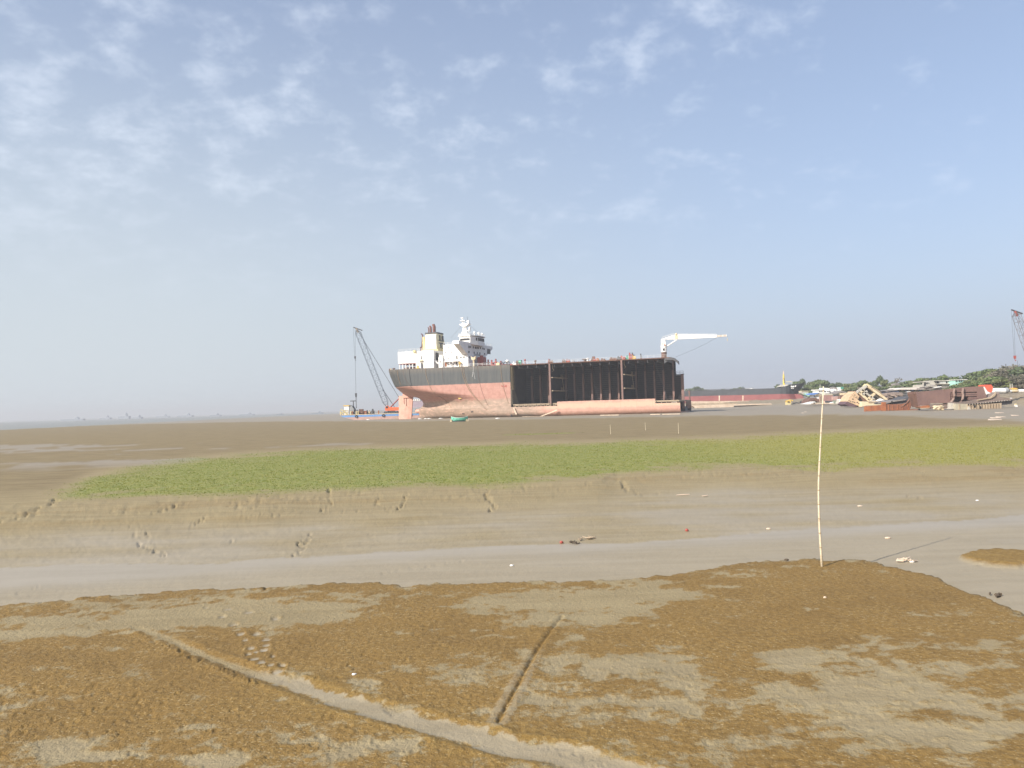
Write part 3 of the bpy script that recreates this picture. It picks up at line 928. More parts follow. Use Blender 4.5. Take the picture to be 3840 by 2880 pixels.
# main deck plating
m = MB().prism([(54.5, .1, 20.9), (118.3, .1, 20.9), (118.2, 20, 20.9), (113.6, 39.8, 20.9), (54.5, 39.8, 20.9)], (0, 0, .3))
nP = [(s, 20 - half(s, 21.6) + .02, float(deckz(s)) - .03) for s in np.linspace(-8.2, S_CUT + .1, 40)]
fP = [(s, 20 + half(s, 21.6) - .02, float(deckz(s)) - .03) for s in np.linspace(-8.2, S_CUT + .1, 40)]
m.grid(np.array([nP, fP]))
L(m, 'main_deck', rusty)
m = MB()
pr = [sl(*c2(*p), 1.0) for p in ((1540, 352), (1600, 350), (1630, 358), (1668, 388), (1672, 418), (1655, 400), (1622, 378), (1585, 378), (1545, 378))]
m.prism([(s, .12, z) for s, z in pr], (0, 3.2, 0))
L(m, 'bent_deck_plate', darkgrey)
m = MB().prism([(118.0, .6, 19.9), (119.9, .6, 19.9), (119.9, .6, 20.9), (116.4, .6, 20.9), (116.4, .6, 18.9)], (0, .2, 0))
L(m, 'bracket_plate', darkgrey)
# rags of steel at the far side of the cut end
L(MB().prism([(118.2, 36, -.4), (121.8, 36, -.4), (121.9, 36, 1.3), (118.2, 36, 1.2)], (0, 3.4, 0)).prism([(118.4, 22, -.4), (121.4, 22, -.4), (121.2, 22, 2.2), (118.4, 22, 2.2)], (0, 9, 0)), 'cut_end_plate', darkgrey)
L(MB().tube([(112.3, 2, 21), (113.4, 6, 16), (115.2, 8, 9), (116.0, 8, 5)], .10, 5), 'hanging_wire', wire)
L(MB().tube([(84.6, 10, 17), (86.8, 12, 10.5), (88.0, 12, 6.5)], .07, 5), 'hanging_wire', wire)

# rudder, horn and propeller boss
pts = [sl(*c1(*p), 19.4) for p in ((848, 1022), (1031, 1020), (1006, 1312), (850, 1316))]
rd = MB()
(a0, z0), (b0, z1), (b1, z2), (a1, z3) = pts
for i, (hw0, fr) in enumerate(((.12, 0), (.55, .3), (.7, .55), (.45, 1.0))):
    pass
prof_r = [(0, .10), (.18, .42), (.45, .62), (.75, .55), (1, .25)]
ring = lambda a, b, z: [(a + (b - a) * f, 20 - h, z) for f, h in prof_r] + [(a + (b - a) * f, 20 + h, z) for f, h in prof_r[::-1]]
R1, R2 = ring(a1, b1, -.5), ring(a0, b0, z0)
nR = len(R1)
rd.add(R1 + R2, [tuple(range(nR))[::-1], tuple(range(nR, 2 * nR))] + [(i, (i + 1) % nR, (i + 1) % nR + nR, i + nR) for i in range(nR)])
rm = paint('rudder_paint', (.60, .33, .25), (.53, .28, .21), .35, .6, (.42, .27, .19), .05, True)
rud = L(rd, 'rudder', rm)
L(MB().box((-4.1, 18.9, 9.6), (-.2, 21.1, 12.0)).prism([(-4.4, 19.2, 10.6), (-3.2, 19.2, 10.6), (-2.2, 19.2, 12.0), (-3.0, 19.2, 12.0)], (0, 1.6, 0)), 'rudder_horn', rm)
L(MB().tube([(-3.7, 19.3, 10.6), (-3.65, 19.3, 6.9)], .12, 5).tube([(-2.6, 19.2, 9.8), (-2.5, 19.2, 5.8)], .09, 5), 'guide_bar', rusty, rud)
L(MB().tube([(6, 20, 3.4), (2.4, 20, 3.4), (1.6, 20, 3.4)], [1.2, .95, .4], 10), 'stern_tube', rm)


# lines that hang down the side
def side_line(s, z0, z1, r, drift=0.0, n=14):
    P = []
    for k in range(n):
        f = k / (n - 1)
        z = z0 + (z1 - z0) * f
        ss = s + drift * f * f
        P.append((ss, 20 - float(half(ss, z)) - r, z))
    return P


tanr = paint('old_rope', (.30, .215, .135), (.24, .16, .10), 2.0, .9)
for s, z1, r, dr, mt in ((3.2, 15.0, .14, 1.0, tanr), (16.6, 4.5, .13, 9.0, tanr), (33.2, 7.2, .14, 6.5, tanr), (34.0, 3.0, .12, 10.0, tanr), (40.3, 5.0, .08, 4.0, rusty), (50.4, 5.5, .12, 3.0, tanr), (9.0, 14.3, .10, 1.0, wire), (6.0, 11.5, .07, 6.0, rusty), (24.3, 15.5, .06, 0.4, rusty)):
    L(MB().tube(side_line(s, 21.5, z1, r * .75, dr), r * .75, 5), 'hanging_rope', mt)
L(MB().tube(side_line(38.4, 21.3, 17.0, .08, -.6), .07, 5).tube(side_line(38.6, 19.0, 16.0, .1, .5), .05, 4), 'fender_rope', white)
for s, z in ((31.5, 1.9), (32.2, 1.9), (36.2, 2.6), (36.9, 2.6)):
    w = 20 - float(half(s, z))
    L(MB().ell((s, w - .02, z), (.26, .12, .36), 8, 6), 'drain_hole', dark)
red_mark = paint('red_scrawl', (.42, .03, .02), (.36, .03, .02), 2.0, .7)
gm_ = MB()
for (xa, ya, xb, yb) in ((112, 735, 135, 745), (130, 740, 150, 760), (150, 745, 175, 780), (175, 775, 200, 735), (200, 735, 215, 765), (205, 740, 230, 730), (225, 730, 232, 770), (120, 730, 130, 760)):
    p, q = sl(*cD(xa, ya), 0), sl(*cD(xb, yb), 0)
    gm_.tube([(p[0], -.03, p[1]), (q[0], -.03, q[1])], .09, 4)
L(gm_, 'painted_scrawl', red_mark)
L(MB().box((30.6, 20 - float(half(31.5, 8.3)) - .06, 8.1), (32.0, 20 - float(half(31.5, 8.3)) + .4, 8.7)), 'painted_mark', yellowp)

# peeled strips of plate against the side
m = MB()
P = [sl(*cD(*p), -.6) for p in ((372, 1210), (400, 1215), (460, 1355), (430, 1368))]
m.prism([(s, -.7, z) for s, z in P], (0, .25, 0))
L(m, 'peeled_strip', palest)

# ------------------------------------------------------------------ engine casing house
house = L(MB().box((.2, 7.0, 24.4), (17.3, 33, 29.55)).box((8.7, 7.02, 21.5), (17.28, 32.9, 24.4)), 'engine_casing', white)
for s, w in ((.5, 7.3), (2.1, 7.3), (3.6, 7.3), (5.3, 7.3), (6.9, 7.3), (.5, 14), (3.6, 14), (8, 14), (.5, 24), (5, 24)):
    L(MB().box((s, w, 21.5), (s + .28, w + .28, 24.4)), 'pillar', white, house)
L(MB().box((.4, 7.2, 24.12), (8.65, 32, 24.38)), 'soffit_beam', redp, house)
L(MB().box((2.0, 9, 21.5), (4.2, 11.5, 22.7)).tube([(3, 10.2, 22.4), (6, 10.2, 22.4)], .5, 10).box((6.6, 9, 21.5), (8.2, 11, 22.9)), 'mooring_winch', rusty, house)
L(MB().tube([(5.2, 7.8, 21.6), (6.6, 7.8, 24.2)], .12, 5), 'brace', white, house)
L(MB().rail([(.4, 7.2, 29.55), (8, 7.2, 29.55), (17, 7.2, 29.55)], 1.1, .04, 1.7), 'railing', white, house)
L(MB().box((11.2, 6.85, 21.7), (12.2, 7.05, 24.4)), 'door', darkgrey, house)
L(MB().box((11.5, 6.85, 25.9), (11.75, 7.05, 27.3)), 'window', dark, house)
L(MB().box((10.6, 6.2, 25.1), (12.4, 7.0, 25.3)).tube([(10.7, 6.3, 25.2), (9.6, 6.9, 23.9)], .08, 4), 'lamp_bracket', paleyel, house)
L(MB().box((17.28, 9.0, 25.4), (17.42, 12.0, 28.6)), 'door', dark, house)
L(MB().box((17.3, 18.6, 24.0), (17.5, 19.4, 29.4)), 'trunk', paleyel, house)
L(MB().tube([(17.4, 8, 25), (18.6, 8.4, 23.8), (20.3, 8.6, 23.4)], .35, 6), 'vent_trunk', white, house)
L(MB().tube([(8.1, 6.6, 29.2), (9.2, 6.4, 28.8), (14.5, 4.5, 21.8)], .07, 5).box((7.8, 6.4, 28.9), (9.0, 7.0, 29.9)), 'davit', paleyel, house)
L(MB().box((8.9, 6.6, 22.0), (10.6, 7.0, 22.3)).box((9.4, 6.6, 22.3), (9.9, 7.0, 23.2)), 'lifebuoy_rack', yellowp, house)
L(MB().box((9.3, 12, 29.56), (17.2, 26, 30.35)), 'casing_top', paleyel, house)

# funnel
fun = L(MB().prism([(9.5, 15.0, 30.35), (15.3, 15.0, 30.35), (15.3, 15.0, 37.6), (9.7, 15.0, 37.6)], (0, 0, 0)) if False else
        MB().add([(9.3, 15, 30.35), (15.3, 15, 30.35), (15.35, 25.0, 30.35), (9.3, 25.0, 30.35), (9.75, 15.4, 37.5), (15.1, 15.4, 37.5), (15.1, 22.4, 37.5), (9.75, 22.4, 37.5)],
                 [(0, 3, 2, 1), (4, 5, 6, 7), (0, 1, 5, 4), (1, 2, 6, 5), (2, 3, 7, 6), (3, 0, 4, 7)]), 'funnel', paint('funnel_yellow', (.66, .60, .40), (.60, .53, .33), .5, .55, grime=.1))
L(MB().box((9.9, 14.9, 30.7), (15.05, 15.16, 37.2)), 'side_panel', white, fun)
L(MB().box((9.6, 15.2, 37.5), (15.25, 22.6, 38.2)), 'funnel_cap', darkgrey, fun)


def fglyph(boxes, name):
    m = MB()
    for (w0, w1, z0, z1) in boxes:
        m.box((15.12 + (37.5 - z0) * .028, w0, z0), (15.42, w1, z1))
    return L(m, name, darkgrey, fun)


fglyph([(17.2, 22.4, 34.3, 34.8), (18.0, 19.2, 34.8, 36.9), (20.6, 22.3, 34.8, 36.9), (17.8, 18.6, 36.5, 36.95)], 'funnel_letter')
fglyph([(17.2, 23.4, 33.2, 33.7), (18.6, 20.1, 31.6, 33.2), (21.6, 23.6, 31.6, 33.2), (18.2, 23.8, 31.1, 31.6)], 'funnel_letter')
for s, z, r in ((9.4 + .3, 41.0, .26), (10.7, 41.4, .5), (12.4, 41.9, .72)):
    pth = [(s, 19, 38.1), (s, 19, z - .8), (s - .25, 19, z - .1), (s - .9 * r - .2, 19, z)]
    L(MB().tube(pth, [r, r, r * .9, r * .45], 10), 'exhaust_pipe', paint('rusty_pipe', (.20, .085, .065), (.13, .055, .045), 1.2, .8), fun, )
m = MB().tube([(7.4, 16, 30.3), (7.4, 16, 32.0)], .75, 10).tube([(7.6, 16, 32), (7.9, 16, 34.6), (8.1, 16, 37.2), (7.4, 16, 37.9)], [.36, .36, .30, .26], 8)
L(m, 'exhaust_pipe', paint('dark_rust_pipe', (.13, .06, .06), (.09, .045, .045), 1.2, .8), fun)
L(MB().box((8.2, 15.4, 30.35), (9.25, 16.8, 36.4)).box((7.9, 15.6, 33.6), (8.6, 16.4, 34.0)), 'ladder_trunk', paleyel, fun)
L(MB().rail([(9.3, 12.3, 30.36), (16.8, 12.3, 30.36), (16.8, 25, 30.36)], 1.0, .05, 1.6), 'railing', paleyel, fun)

# small house between casing and accommodation
sh_ = L(MB().box((18.9, 8.4, 21.5), (20.8, 14, 26.4)).box((19.2, 8.8, 26.4), (20.6, 12, 27.4)), 'deck_house', white)
L(MB().box((19.5, 8.25, 24.0), (19.8, 8.45, 25.0)), 'window', dark, sh_)

# ------------------------------------------------------------------ accommodation and bridge
acc = L(MB().prism([(20.8, 9.5, 21.45), (32.3, 9.5, 21.4), (32.3, 9.5, 26.9), (29.4, 9.5, 26.95), (26.9, 9.5, 31.75), (20.8, 9.5, 31.75)], (0, 21, 0)).box((26.8, 11.0, 26.9), (32.28, 30.4, 32.3)), 'accommodation_block', white)
port = [(cB(320, 918)), (cB(538, 905)), (cB(236, 1076)), (cB(408, 1068)), (cB(580, 1056)), (cB(142, 1235)), (cB(306, 1230)), (cB(335, 1400)), (cB(462, 1393))]
for p in port:
    s, z = sl(*p, 9.4)
    L(MB().ell((s, 9.48, z), (.26, .08, .30), 8, 6), 'porthole', dark, acc)
for p, h in ((cB(665, 1212), .8), (cB(750, 1208), .8), (cB(550, 1215), 1.5)):
    s, z = sl(*p, 9.4)
    L(MB().box((s - .25, 9.38, z - h / 2), (s + .25, 9.55, z + h / 2)), 'window', dark, acc)
s, z = sl(*cB(563, 1388), 9.4)
L(MB().box((s - .4, 9.38, z - .9), (s + .4, 9.55, z + .9)), 'door', dark, acc)
s, z = sl(*cB(240, 1410), 9.4)
L(MB().box((s - .35, 9.38, z - .9), (s + .35, 9.55, z + .9)), 'door', orust, acc)
L(MB().box((21.6, 7.6, 24.2), (24.6, 9.5, 24.35)).box((25.0, 7.6, 24.25), (28.4, 9.5, 24.4)), 'side_gallery', white, acc)
L(MB().tube([(23.2, 8.6, 24.2), (25.6, 8.6, 21.7)], .16, 5).tube([(23.4, 9.2, 24.2), (25.8, 9.2, 21.7)], .16, 5), 'stairs', white, acc)
L(MB().tube([(28.7, 8.6, 21.5), (28.7, 8.6, 24.1)], .25, 6).box((28.3, 8.2, 23.2), (29.2, 9.2, 23.8)), 'vent', yellowp, acc)
for s in (21.7, 24.4, 28.2):
    L(MB().box((s, 7.7, 21.5), (s + .15, 7.85, 24.2)), 'pillar', white, acc)
L(MB().rail([(20.9, 9.7, 31.75), (26.7, 9.7, 31.75)], 1.0, .05, 1.5), 'railing', white, acc)
# bridge wings with their raking brackets
wing = L(MB().box((29.4, 0.0, 31.0), (32.2, 40, 32.4)), 'bridge_wing', white)
for sg in (0, 1):
    f = (lambda w: w) if sg == 0 else (lambda w: 40 - w)
    b = MB().prism([(29.7, f(.3), 30.99), (29.7, f(9.5), 26.96), (29.7, f(10.98), 26.96), (29.7, f(10.98), 30.99)], (2.46, 0, 0))
    L(b, 'wing_bracket', white, wing)
    if sg == 0:
        L(MB().tube([(29.66, 3.0, 30.3), (29.66, 4.2, 29.7)], .3, 6).tube([(29.66, 5.0, 29.4), (29.66, 6.0, 28.9)], .28, 6).tube([(29.66, 6.5, 28.6), (29.66, 7.4, 28.2)], .25, 6), 'stairway', white, wing)
L(MB().box((32.18, 33.0, 28.6), (32.3, 37.0, 30.9)), 'wing_opening', darkgrey, wing)
L(MB().rail([(32.1, 32, 32.4), (32.1, 39.9, 32.4)], .9, .05, 1.6), 'railing', white, wing)
wh = L(MB().prism([(27.2, 12.5, 32.4), (32.3, 12.5, 32.4), (34.4, 16, 32.0), (34.4, 24, 32.0), (32.3, 27.5, 32.4), (27.2, 27.5, 32.4)], (0, 0, 2.9)), 'wheelhouse', white)
L(MB().prism([(32.3, 12.4, 31.7), (34.6, 15.9, 31.3), (34.6, 24.1, 31.3), (32.3, 27.6, 31.7)], (0, 0, 1.4)), 'front_apron', white, wh)
for (a, b) in (((32.38, 12.75), (34.3, 15.8)), ((34.48, 16.3), (34.48, 17.9)), ((34.48, 18.2), (34.48, 19.8)), ((34.48, 20.2), (34.48, 21.8)), ((34.48, 22.1), (34.48, 23.7))):
    L(MB().prism([(a[0], a[1], 33.3), (b[0], b[1], 33.3), (b[0], b[1], 34.6), (a[0], a[1], 34.6)], (-.18, .06, 0)), 'bridge_window', dark, wh)
L(MB().box((27.6, 12.38, 33.4), (32.0, 12.56, 34.3)), 'side_window', dark, wh)
L(MB().prism([(26.8, 12.0, 35.3), (32.5, 12.0, 35.3), (34.9, 15.8, 35.3), (34.9, 24.2, 35.3), (32.5, 28, 35.3), (26.8, 28, 35.3)], (0, 0, .3)), 'bridge_roof', white, wh)
L(MB().rail([(27, 12.3, 35.6), (32.3, 12.3, 35.6), (34.6, 16, 35.6), (34.6, 24, 35.6)], 1.0, .05, 1.3), 'railing', white, wh)
for s, w, r in ((33.2, 15.2, .55), (33.6, 19.5, .65), (33.6, 23.4, .55), (28.4, 13.4, .5)):
    L(MB().tube([(s, w, 35.6), (s, w, 36.4)], .15, 6).ell((s, w, 36.8), r, 10, 6), 'antenna_dome', white, wh)
L(MB().box((26.9, 13, 35.6), (31.6, 25, 36.3)), 'mast_house', white, wh)
mast = L(MB().add([(25.6, 18.9, 36.3), (28.2, 18.9, 36.3), (28.2, 21.1, 36.3), (25.6, 21.1, 36.3), (26.3, 19.3, 40.3), (27.6, 19.3, 40.3), (27.6, 20.7, 40.3), (26.3, 20.7, 40.3)],
                  [(0, 3, 2, 1), (4, 5, 6, 7), (0, 1, 5, 4), (1, 2, 6, 5), (2, 3, 7, 6), (3, 0, 4, 7)]), 'radar_mast', white)
L(MB().prism([(25.0, 18.4, 41.0), (26.2, 18.4, 40.2), (27.8, 18.4, 40.2), (29.2, 18.4, 41.2), (29.2, 18.4, 41.5), (25.0, 18.4, 41.4)], (0, 3.2, 0)), 'mast_platform', white, mast)
L(MB().tube([(25.9, 20, 41.4), (25.7, 20, 44.3)], [.32, .16], 6).box((25.0, 19.2, 42.8), (27.2, 20.8, 43.1)).box((25.2, 19.4, 44.0), (26.4, 20.2, 44.3)).tube([(26.8, 20, 41.4), (26.3, 20, 43.0)], .14, 5), 'top_pole', white, mast)
L(MB().box((28.3, 19.5, 41.5), (29.0, 20.5, 42.9)).box((27.7, 19.6, 42.4), (28.3, 20.4, 42.7)), 'light_bracket', white, mast)
L(MB().tube([(28.3, 20, 42.6), (28.3, 20, 44.6)], .07, 4), 'whip_aerial', wire, mast)
L(MB().prism([(27.5, 19.2, 38.2), (29.2, 19.2, 38.0), (29.5, 19.2, 39.8), (29.1, 19.2, 39.8), (28.9, 19.2, 38.5), (27.5, 19.2, 38.7)], (0, 1.6, 0)), 'radar_scanner', white, mast)
L(MB().tube([(25.4, 20, 40.8), (22.6, 14, 35.0)], .04, 4).tube([(28.9, 20, 40.9), (33.8, 22, 36.2)], .04, 4), 'stay_wire', wire, mast)
# front windows and the notice on the bridge front
for px, py in ((903, 910), (943, 912), (1018, 922), (1080, 935), (1103, 937), (1145, 940), (1165, 942), (1222, 945), (1290, 958), (1327, 970), (898, 1055), (1045, 1075), (1135, 1085), (1208, 1095), (1343, 1110), (910, 1205), (970, 1210)):
    d = ray(*cB(px, py))
    t = (32.4 - (CAM - SO) @ SU) / (d @ SU)
    P = CAM + d * t - SO
    w, z = float(P @ SW), float(P[2])
    L(MB().box((32.3, w - .45, z - .42), (32.40, w + .45, z + .42)), 'front_window', dark, acc)
Mt = Matrix(((0, 0, 1, 32.33), (1, 0, 0, 20.5), (0, 1, 0, 27.0), (0, 0, 0, 1)))
text_mesh('notice_lettering', 'NO SMOKING', 1.15, greyp, acc, Mt)

# ------------------------------------------------------------------ deck gear
def fit(name, mb, mat):
    return L(mb, name, mat)


z0 = 21.2
fit('manifold_house', MB().box((33.5, 17, 21.4), (36.2, 21, 26.2)).tube([(34.8, 19, 26.2), (34.8, 19, 27.0)], .8, 8), redp)
for s, w, h in ((37.0, 14, 2.6), (38.2, 18, 3.4), (39.6, 21, 2.2), (40.6, 16, 3.0), (41.4, 19, 3.6), (42.6, 22, 2.8), (43.4, 17, 1.8)):
    fit('cargo_valve', MB().tube([(s, w, 21.3), (s, w, 21.3 + h)], .32, 7).tube([(s - .7, w, 21.2 + h * .7), (s + .7, w, 21.2 + h * .7)], .28, 6).ell((s, w, 21.4 + h), (.45, .45, .2), 8, 4), redp)
fit('cargo_pipe', MB().tube([(36, 15, 22.3), (45, 15, 22.1), (54, 15, 22.0)], .4, 8).tube([(36, 19, 22.5), (54, 19, 22.2)], .4, 8), redp)
s, z = sl(*cB(1030, 1300), 6)
fit('davit_post', MB().tube([(s, 6, 21.3), (s, 6, 24.2)], .42, 8).prism([(s - 1, 5.4, 25.9), (s - .9, 5.4, 24.6), (s, 5.4, 24.0), (s + .9, 5.4, 24.6), (s + 1.1, 5.4, 25.9), (s + .3, 5.4, 25.4), (s - .4, 5.4, 25.4)], (0, 1.2, 0)), cream)
fit('deck_railing', MB().rail([(32.5, .8, 21.35), (46, .6, 21.3)], 1.1, .06, 1.7), white)
fit('deck_railing', MB().rail([(56.5, .4, z0), (75, .4, z0), (98, .4, z0), (117.5, .4, z0)], 1.05, .035, 2.4), white)
fit('deck_railing', MB().rail([(118.6, 20, 15.35), (121.2, 20, 15.35)], 1.2, .05, 1.3), wire)
for k, s in enumerate((-4.6, -3.8, -2.6, -1.4, .3, 1.2)):
    fit('mooring_bitt', MB().tube([(s, 20 - float(half(s, 21.5)) + .8, 21.5), (s, 20 - float(half(s, 21.5)) + .8, 22.2)], .28, 7).ell((s, 20 - float(half(s, 21.5)) + .8, 22.2), (.36, .36, .14), 8, 4), rusty if k % 3 else cream)
for px, py, mt, h in ((45, 265, cream, 1.0), (130, 255, blackp, 1.0), (205, 255, blackp, 1.0), (275, 250, blackp, 1.0)):
    s, z = sl(*cD(px, py), 2)
    m = MB()
    if mt is cream:
        m.box((s - .8, 1.6, z0), (s + .8, 2.8, z0 + 1.1)).tube([(s, 2.2, z0 + 1.1), (s, 2.2, z0 + 1.4)], .4, 8)
    else:
        R_ = [(s + .62 * math.cos(g), 2, z0 + .8 + .62 * math.sin(g)) for g in np.linspace(0, 2 * math.pi, 13)]
        m.tube(R_, .17, 6).box((s - .7, 1.8, z0 - .1), (s + .7, 2.2, z0 + .25))
    fit('fairlead' if mt is blackp else 'deck_locker', m, mt)
s, z = sl(*cD(248, 240), 5)
fit('vent_head', MB().tube([(s, 5, z0), (s, 5, z0 + 1.6)], .5, 8).ell((s, 5, z0 + 1.9), (.8, .8, .6), 10, 6), white)
gear = [(415, 235, 4, white, 2.2, 1.6), (480, 230, 3, rusty, 1.4, 2.0), (525, 220, 2, greenp, 1.0, 2.0), (540, 215, 4, blackp, .8, 2.2), (635, 225, 2, redp, .8, 2.2), (860, 225, 2, rusty, 1.2, 1.5), (1195, 205, 2, rusty, 1.8, 1.6), (1165, 200, 4, redp, 1.0, 1.9), (1480, 195, 2, rusty, 1.2, 1.5), (1570, 185, 3, redp, 1.6, 1.5), (1690, 180, 3, greyp, .8, 1.0), (1940, 175, 3, rusty, 2.6, 1.2), (2000, 170, 2, white, 1.6, 1.4), (2130, 150, 3, rusty, 1.0, 2.2), (2170, 160, 2, redp, 1.6, 1.4)]
for px, py, w, mt, wd, ht in gear:
    s, z = sl(*cD(px, py), w)
    v = (int(px) // 5) % 3
    if v == 0:
        m = MB().tube([(s - wd / 2, w, z0 + ht * .55), (s + wd / 2, w, z0 + ht * .55)], ht * .32, 9).box((s - wd / 2, w - .4, z0 - .05), (s - wd / 2 + .2, w + .4, z0 + ht * .6)).box((s + wd / 2 - .2, w - .4, z0 - .05), (s + wd / 2, w + .4, z0 + ht * .6))
        nm2 = 'winch_drum'
    elif v == 1:
        m = MB().tube([(s, w, z0 - .05), (s, w, z0 + ht * .7)], wd * .22, 8).ell((s, w, z0 + ht * .8), (wd * .5, wd * .5, ht * .2), 9, 5)
        nm2 = 'deck_vent'
    else:
        m = MB().box((s - wd / 2, w - .5, z0 - .05), (s + wd / 2, w + .5, z0 + ht * .5)).tube([(s - wd * .3, w, z0 + ht * .5), (s - wd * .2, w, z0 + ht)], .16, 6).tube([(s + wd * .3, w, z0 + ht * .5), (s + wd * .3, w, z0 + ht * .8)], .2, 6)
        nm2 = 'deck_valve'
    fit(nm2, m, mt)
for px, py, w, mt, wd, ht in ((40, 150, 3, rusty, 2.4, 1.1), (120, 155, 2, orust, 1.2, 1.2), (230, 150, 3, rusty, 1.8, 1.0), (440, 130, 3, rusty, 3.0, 1.2), (575, 120, 2, darkgrey, 2.0, 1.4), (640, 115, 2, redp, 2.0, 1.6), (760, 105, 3, greenp, 2.2, 1.6), (805, 90, 2, redp, 1.6, 2.6), (855, 95, 3, darkgrey, 1.2, 2.6), (870, 115, 2, yellowp, 1.4, 1.4), (1018, 100, 2, darkgrey, .4, 2.0)):
    s, z = sl(*cE(px, py), w)
    m = MB().box((s - wd / 2, w - .6, z0 - .05), (s + wd / 2, w + .6, z0 + ht * .45)).tube([(s - wd * .25, w, z0 + ht * .4), (s - wd * .25, w, z0 + ht)], .2 + .05 * wd, 7).tube([(s - wd * .45, w, z0 + ht * .7), (s + wd * .45, w, z0 + ht * .6)], .22, 6)
    fit('windlass_part' if wd > 1.5 else 'deck_valve', m, mt)

# ------------------------------------------------------------------ hose crane on the deck
crn = thing('deck_crane', None, None)
crn.parent = ship
PARENT_INV[crn.name] = (np.zeros(3), None)
w = 15
L(MB().tube([(114.5, w, 21.1), (114.5, w, 24.2)], [1.15, 1.05], 14), 'pedestal', rusty, crn)
L(MB().tube([(114.5, w, 24.15), (114.5, w, 26.2)], 1.18, 14).tube([(114.5, w, 26.2), (114.5, w, 26.45)], 1.35, 14), 'slew_housing', white, crn)
L(MB().box((114.2, w - 1.26, 24.7), (114.9, w - 1.0, 25.6)), 'hatch', dark, crn)
L(MB().prism([(113.5, w - .8, 26.45), (115.6, w - .8, 26.45), (115.1, w - .8, 29.4), (113.6, w - .8, 29.5)], (0, 1.6, 0)), 'crane_tower', white, crn)
L(MB().ell((114.2, w - .8, 27.4), (.25, .1, .25), 8, 5).tube([(114.8, w - .9, 26.6), (114.8, w - .9, 27.6)], .12, 5).tube([(115.0, w - 1, 26.7), (115.6, w - 1.1, 27.0)], .15, 5), 'hose_fitting', orust, crn)
L(MB().prism([(113.9, w - .55, 29.3), (119.0, w - .55, 28.95), (120.2, w - .55, 28.95), (135.4, w - .55, 28.85), (135.4, w - .55, 29.85), (120.2, w - .55, 30.9), (118.6, w - .55, 30.7), (115.0, w - .55, 29.7)], (0, 1.1, 0)), 'crane_jib', white, crn)
m = MB()
for k in range(7):
    a = 135.42 + k * .5
    m.box((a, w - .4, 29.0), (a + .26, w + .4, 29.75))
m.box((135.4, w - .12, 29.2), (139.0, w + .12, 29.5))
L(m, 'striped_jib_end', paint('hazard_brown', (.28, .16, .05), (.2, .12, .04), 1, .6), crn)
m = MB()
for k in range(7):
    a = 135.68 + k * .5
    m.box((a, w - .39, 29.01), (a + .24, w + .39, 29.74))
L(m, 'white_stripe', white, crn)
L(MB().box((119.1, w - .75, 29.2), (120.2, w - .5, 30.5)).ell((119.6, w - .6, 31.0), (.5, .4, .5), 9, 6), 'winch_head', cream, crn)
L(MB().tube([(115.6, w - .3, 26.4), (117.6, w - .3, 27.5), (119.9, w - .3, 28.9)], [.2, .26, .2], 7), 'luffing_cylinder', white, crn)
L(MB().rail([(114.2, w - .5, 29.6), (118.8, w - .5, 30.75)], .7, .04, 1.0).rail([(120.4, w - .4, 30.8), (135, w - .4, 29.9)], .35, .04, 3.4, (1.0,)), 'railing', white, crn)
L(MB().tube([(139.0, w, 29.4), (139.1, w, 27.9)], .04, 4).tube([(139.1, w, 28.1), (139.1, w, 27.3)], [.22, .1], 6), 'hook', cream, crn)
L(MB().tube([(135.3, w, 28.9), (131.5, w - 3, 26.6), (127, w - 7, 24.2), (120.5, w - 13, 21.2)], .035, 4), 'guy_wire', wire, crn)

# ================================================================== planks and plates on the mud by the tanker
def onside(px, py, w):
    s, z = sl(px, py, w)
    return SO + SU * s + SW * w


def plank(pts, label, th=.22, wdt=.5, mat=None, name='steel_strip', cat='steel strip', group=None):
    P = [gnd(*p, .03) for p in pts]
    m = MB()
    for a, b in zip(P[:-1], P[1:]):
        d = (b - a) / np.linalg.norm(b - a)
        n = np.array([-d[1], d[0], 0]) * wdt
        m.prism([a - n, b - n, b + n, a + n], (0, 0, th))
    return centred(m, name, mat or palest, label, cat, group)


m = MB()
P2 = [sl(*cD(*p), -1.2) for p in ((570, 1408), (960, 1402), (1320, 1255), (1345, 1265), (1330, 1285), (1010, 1420), (575, 1424))]
m.prism([SO + SU * s + SW * (-1.3) + np.array([0, 0, max(z, .0)]) for s, z in P2], tuple(SW * .3))
centred(m, 'peeled_plate', palest, 'long pale steel strip curling up off the mud against the pink hull', 'steel strip')
plank([cE(190, 1316), cE(580, 1312)], 'pale straight steel strip on the mud below the middle of the pink hull')
plank([cE(1210, 1302), cE(1420, 1298)], 'pale strip on the mud just right of the rusty hanging line on the hull', .2, .3)
plank([cE(1460, 1298), cE(1830, 1290)], 'pale strip on the mud at the cut right end of the pink hull', .2, .35)
plank([cC(1700, 735), cC(1830, 738)], 'short pale plank under the propeller opening of the tanker', .35, .5)
for px, py, lb in ((cC(1770, 768) + ('white scrap lump on the mud nearest the tanker rudder',)), (cC(1900, 764) + ('left lump of two white scraps under the tanker stern bulge',)), (cC(1975, 762) + ('right lump of two white scraps under the tanker stern bulge',)),
                   (cC(640, 785) + ('tiny white scrap on the mud in front of the blue barge',)), (c1(2095, 1308) + ('white scrap on the mud below the black and pink midship hull',)), (c1(1380, 1309) + ('white scrap left of the green rowing boat',))):
    g = gnd(px, py)
    m = MB().ell((g[0], g[1], .12), (.75, .4, .22), 8, 5).ell((g[0] + .5, g[1] + .1, .1), (.5, .3, .16), 7, 4)
    centred(m, 'scrap_lump', white, lb, 'scrap')

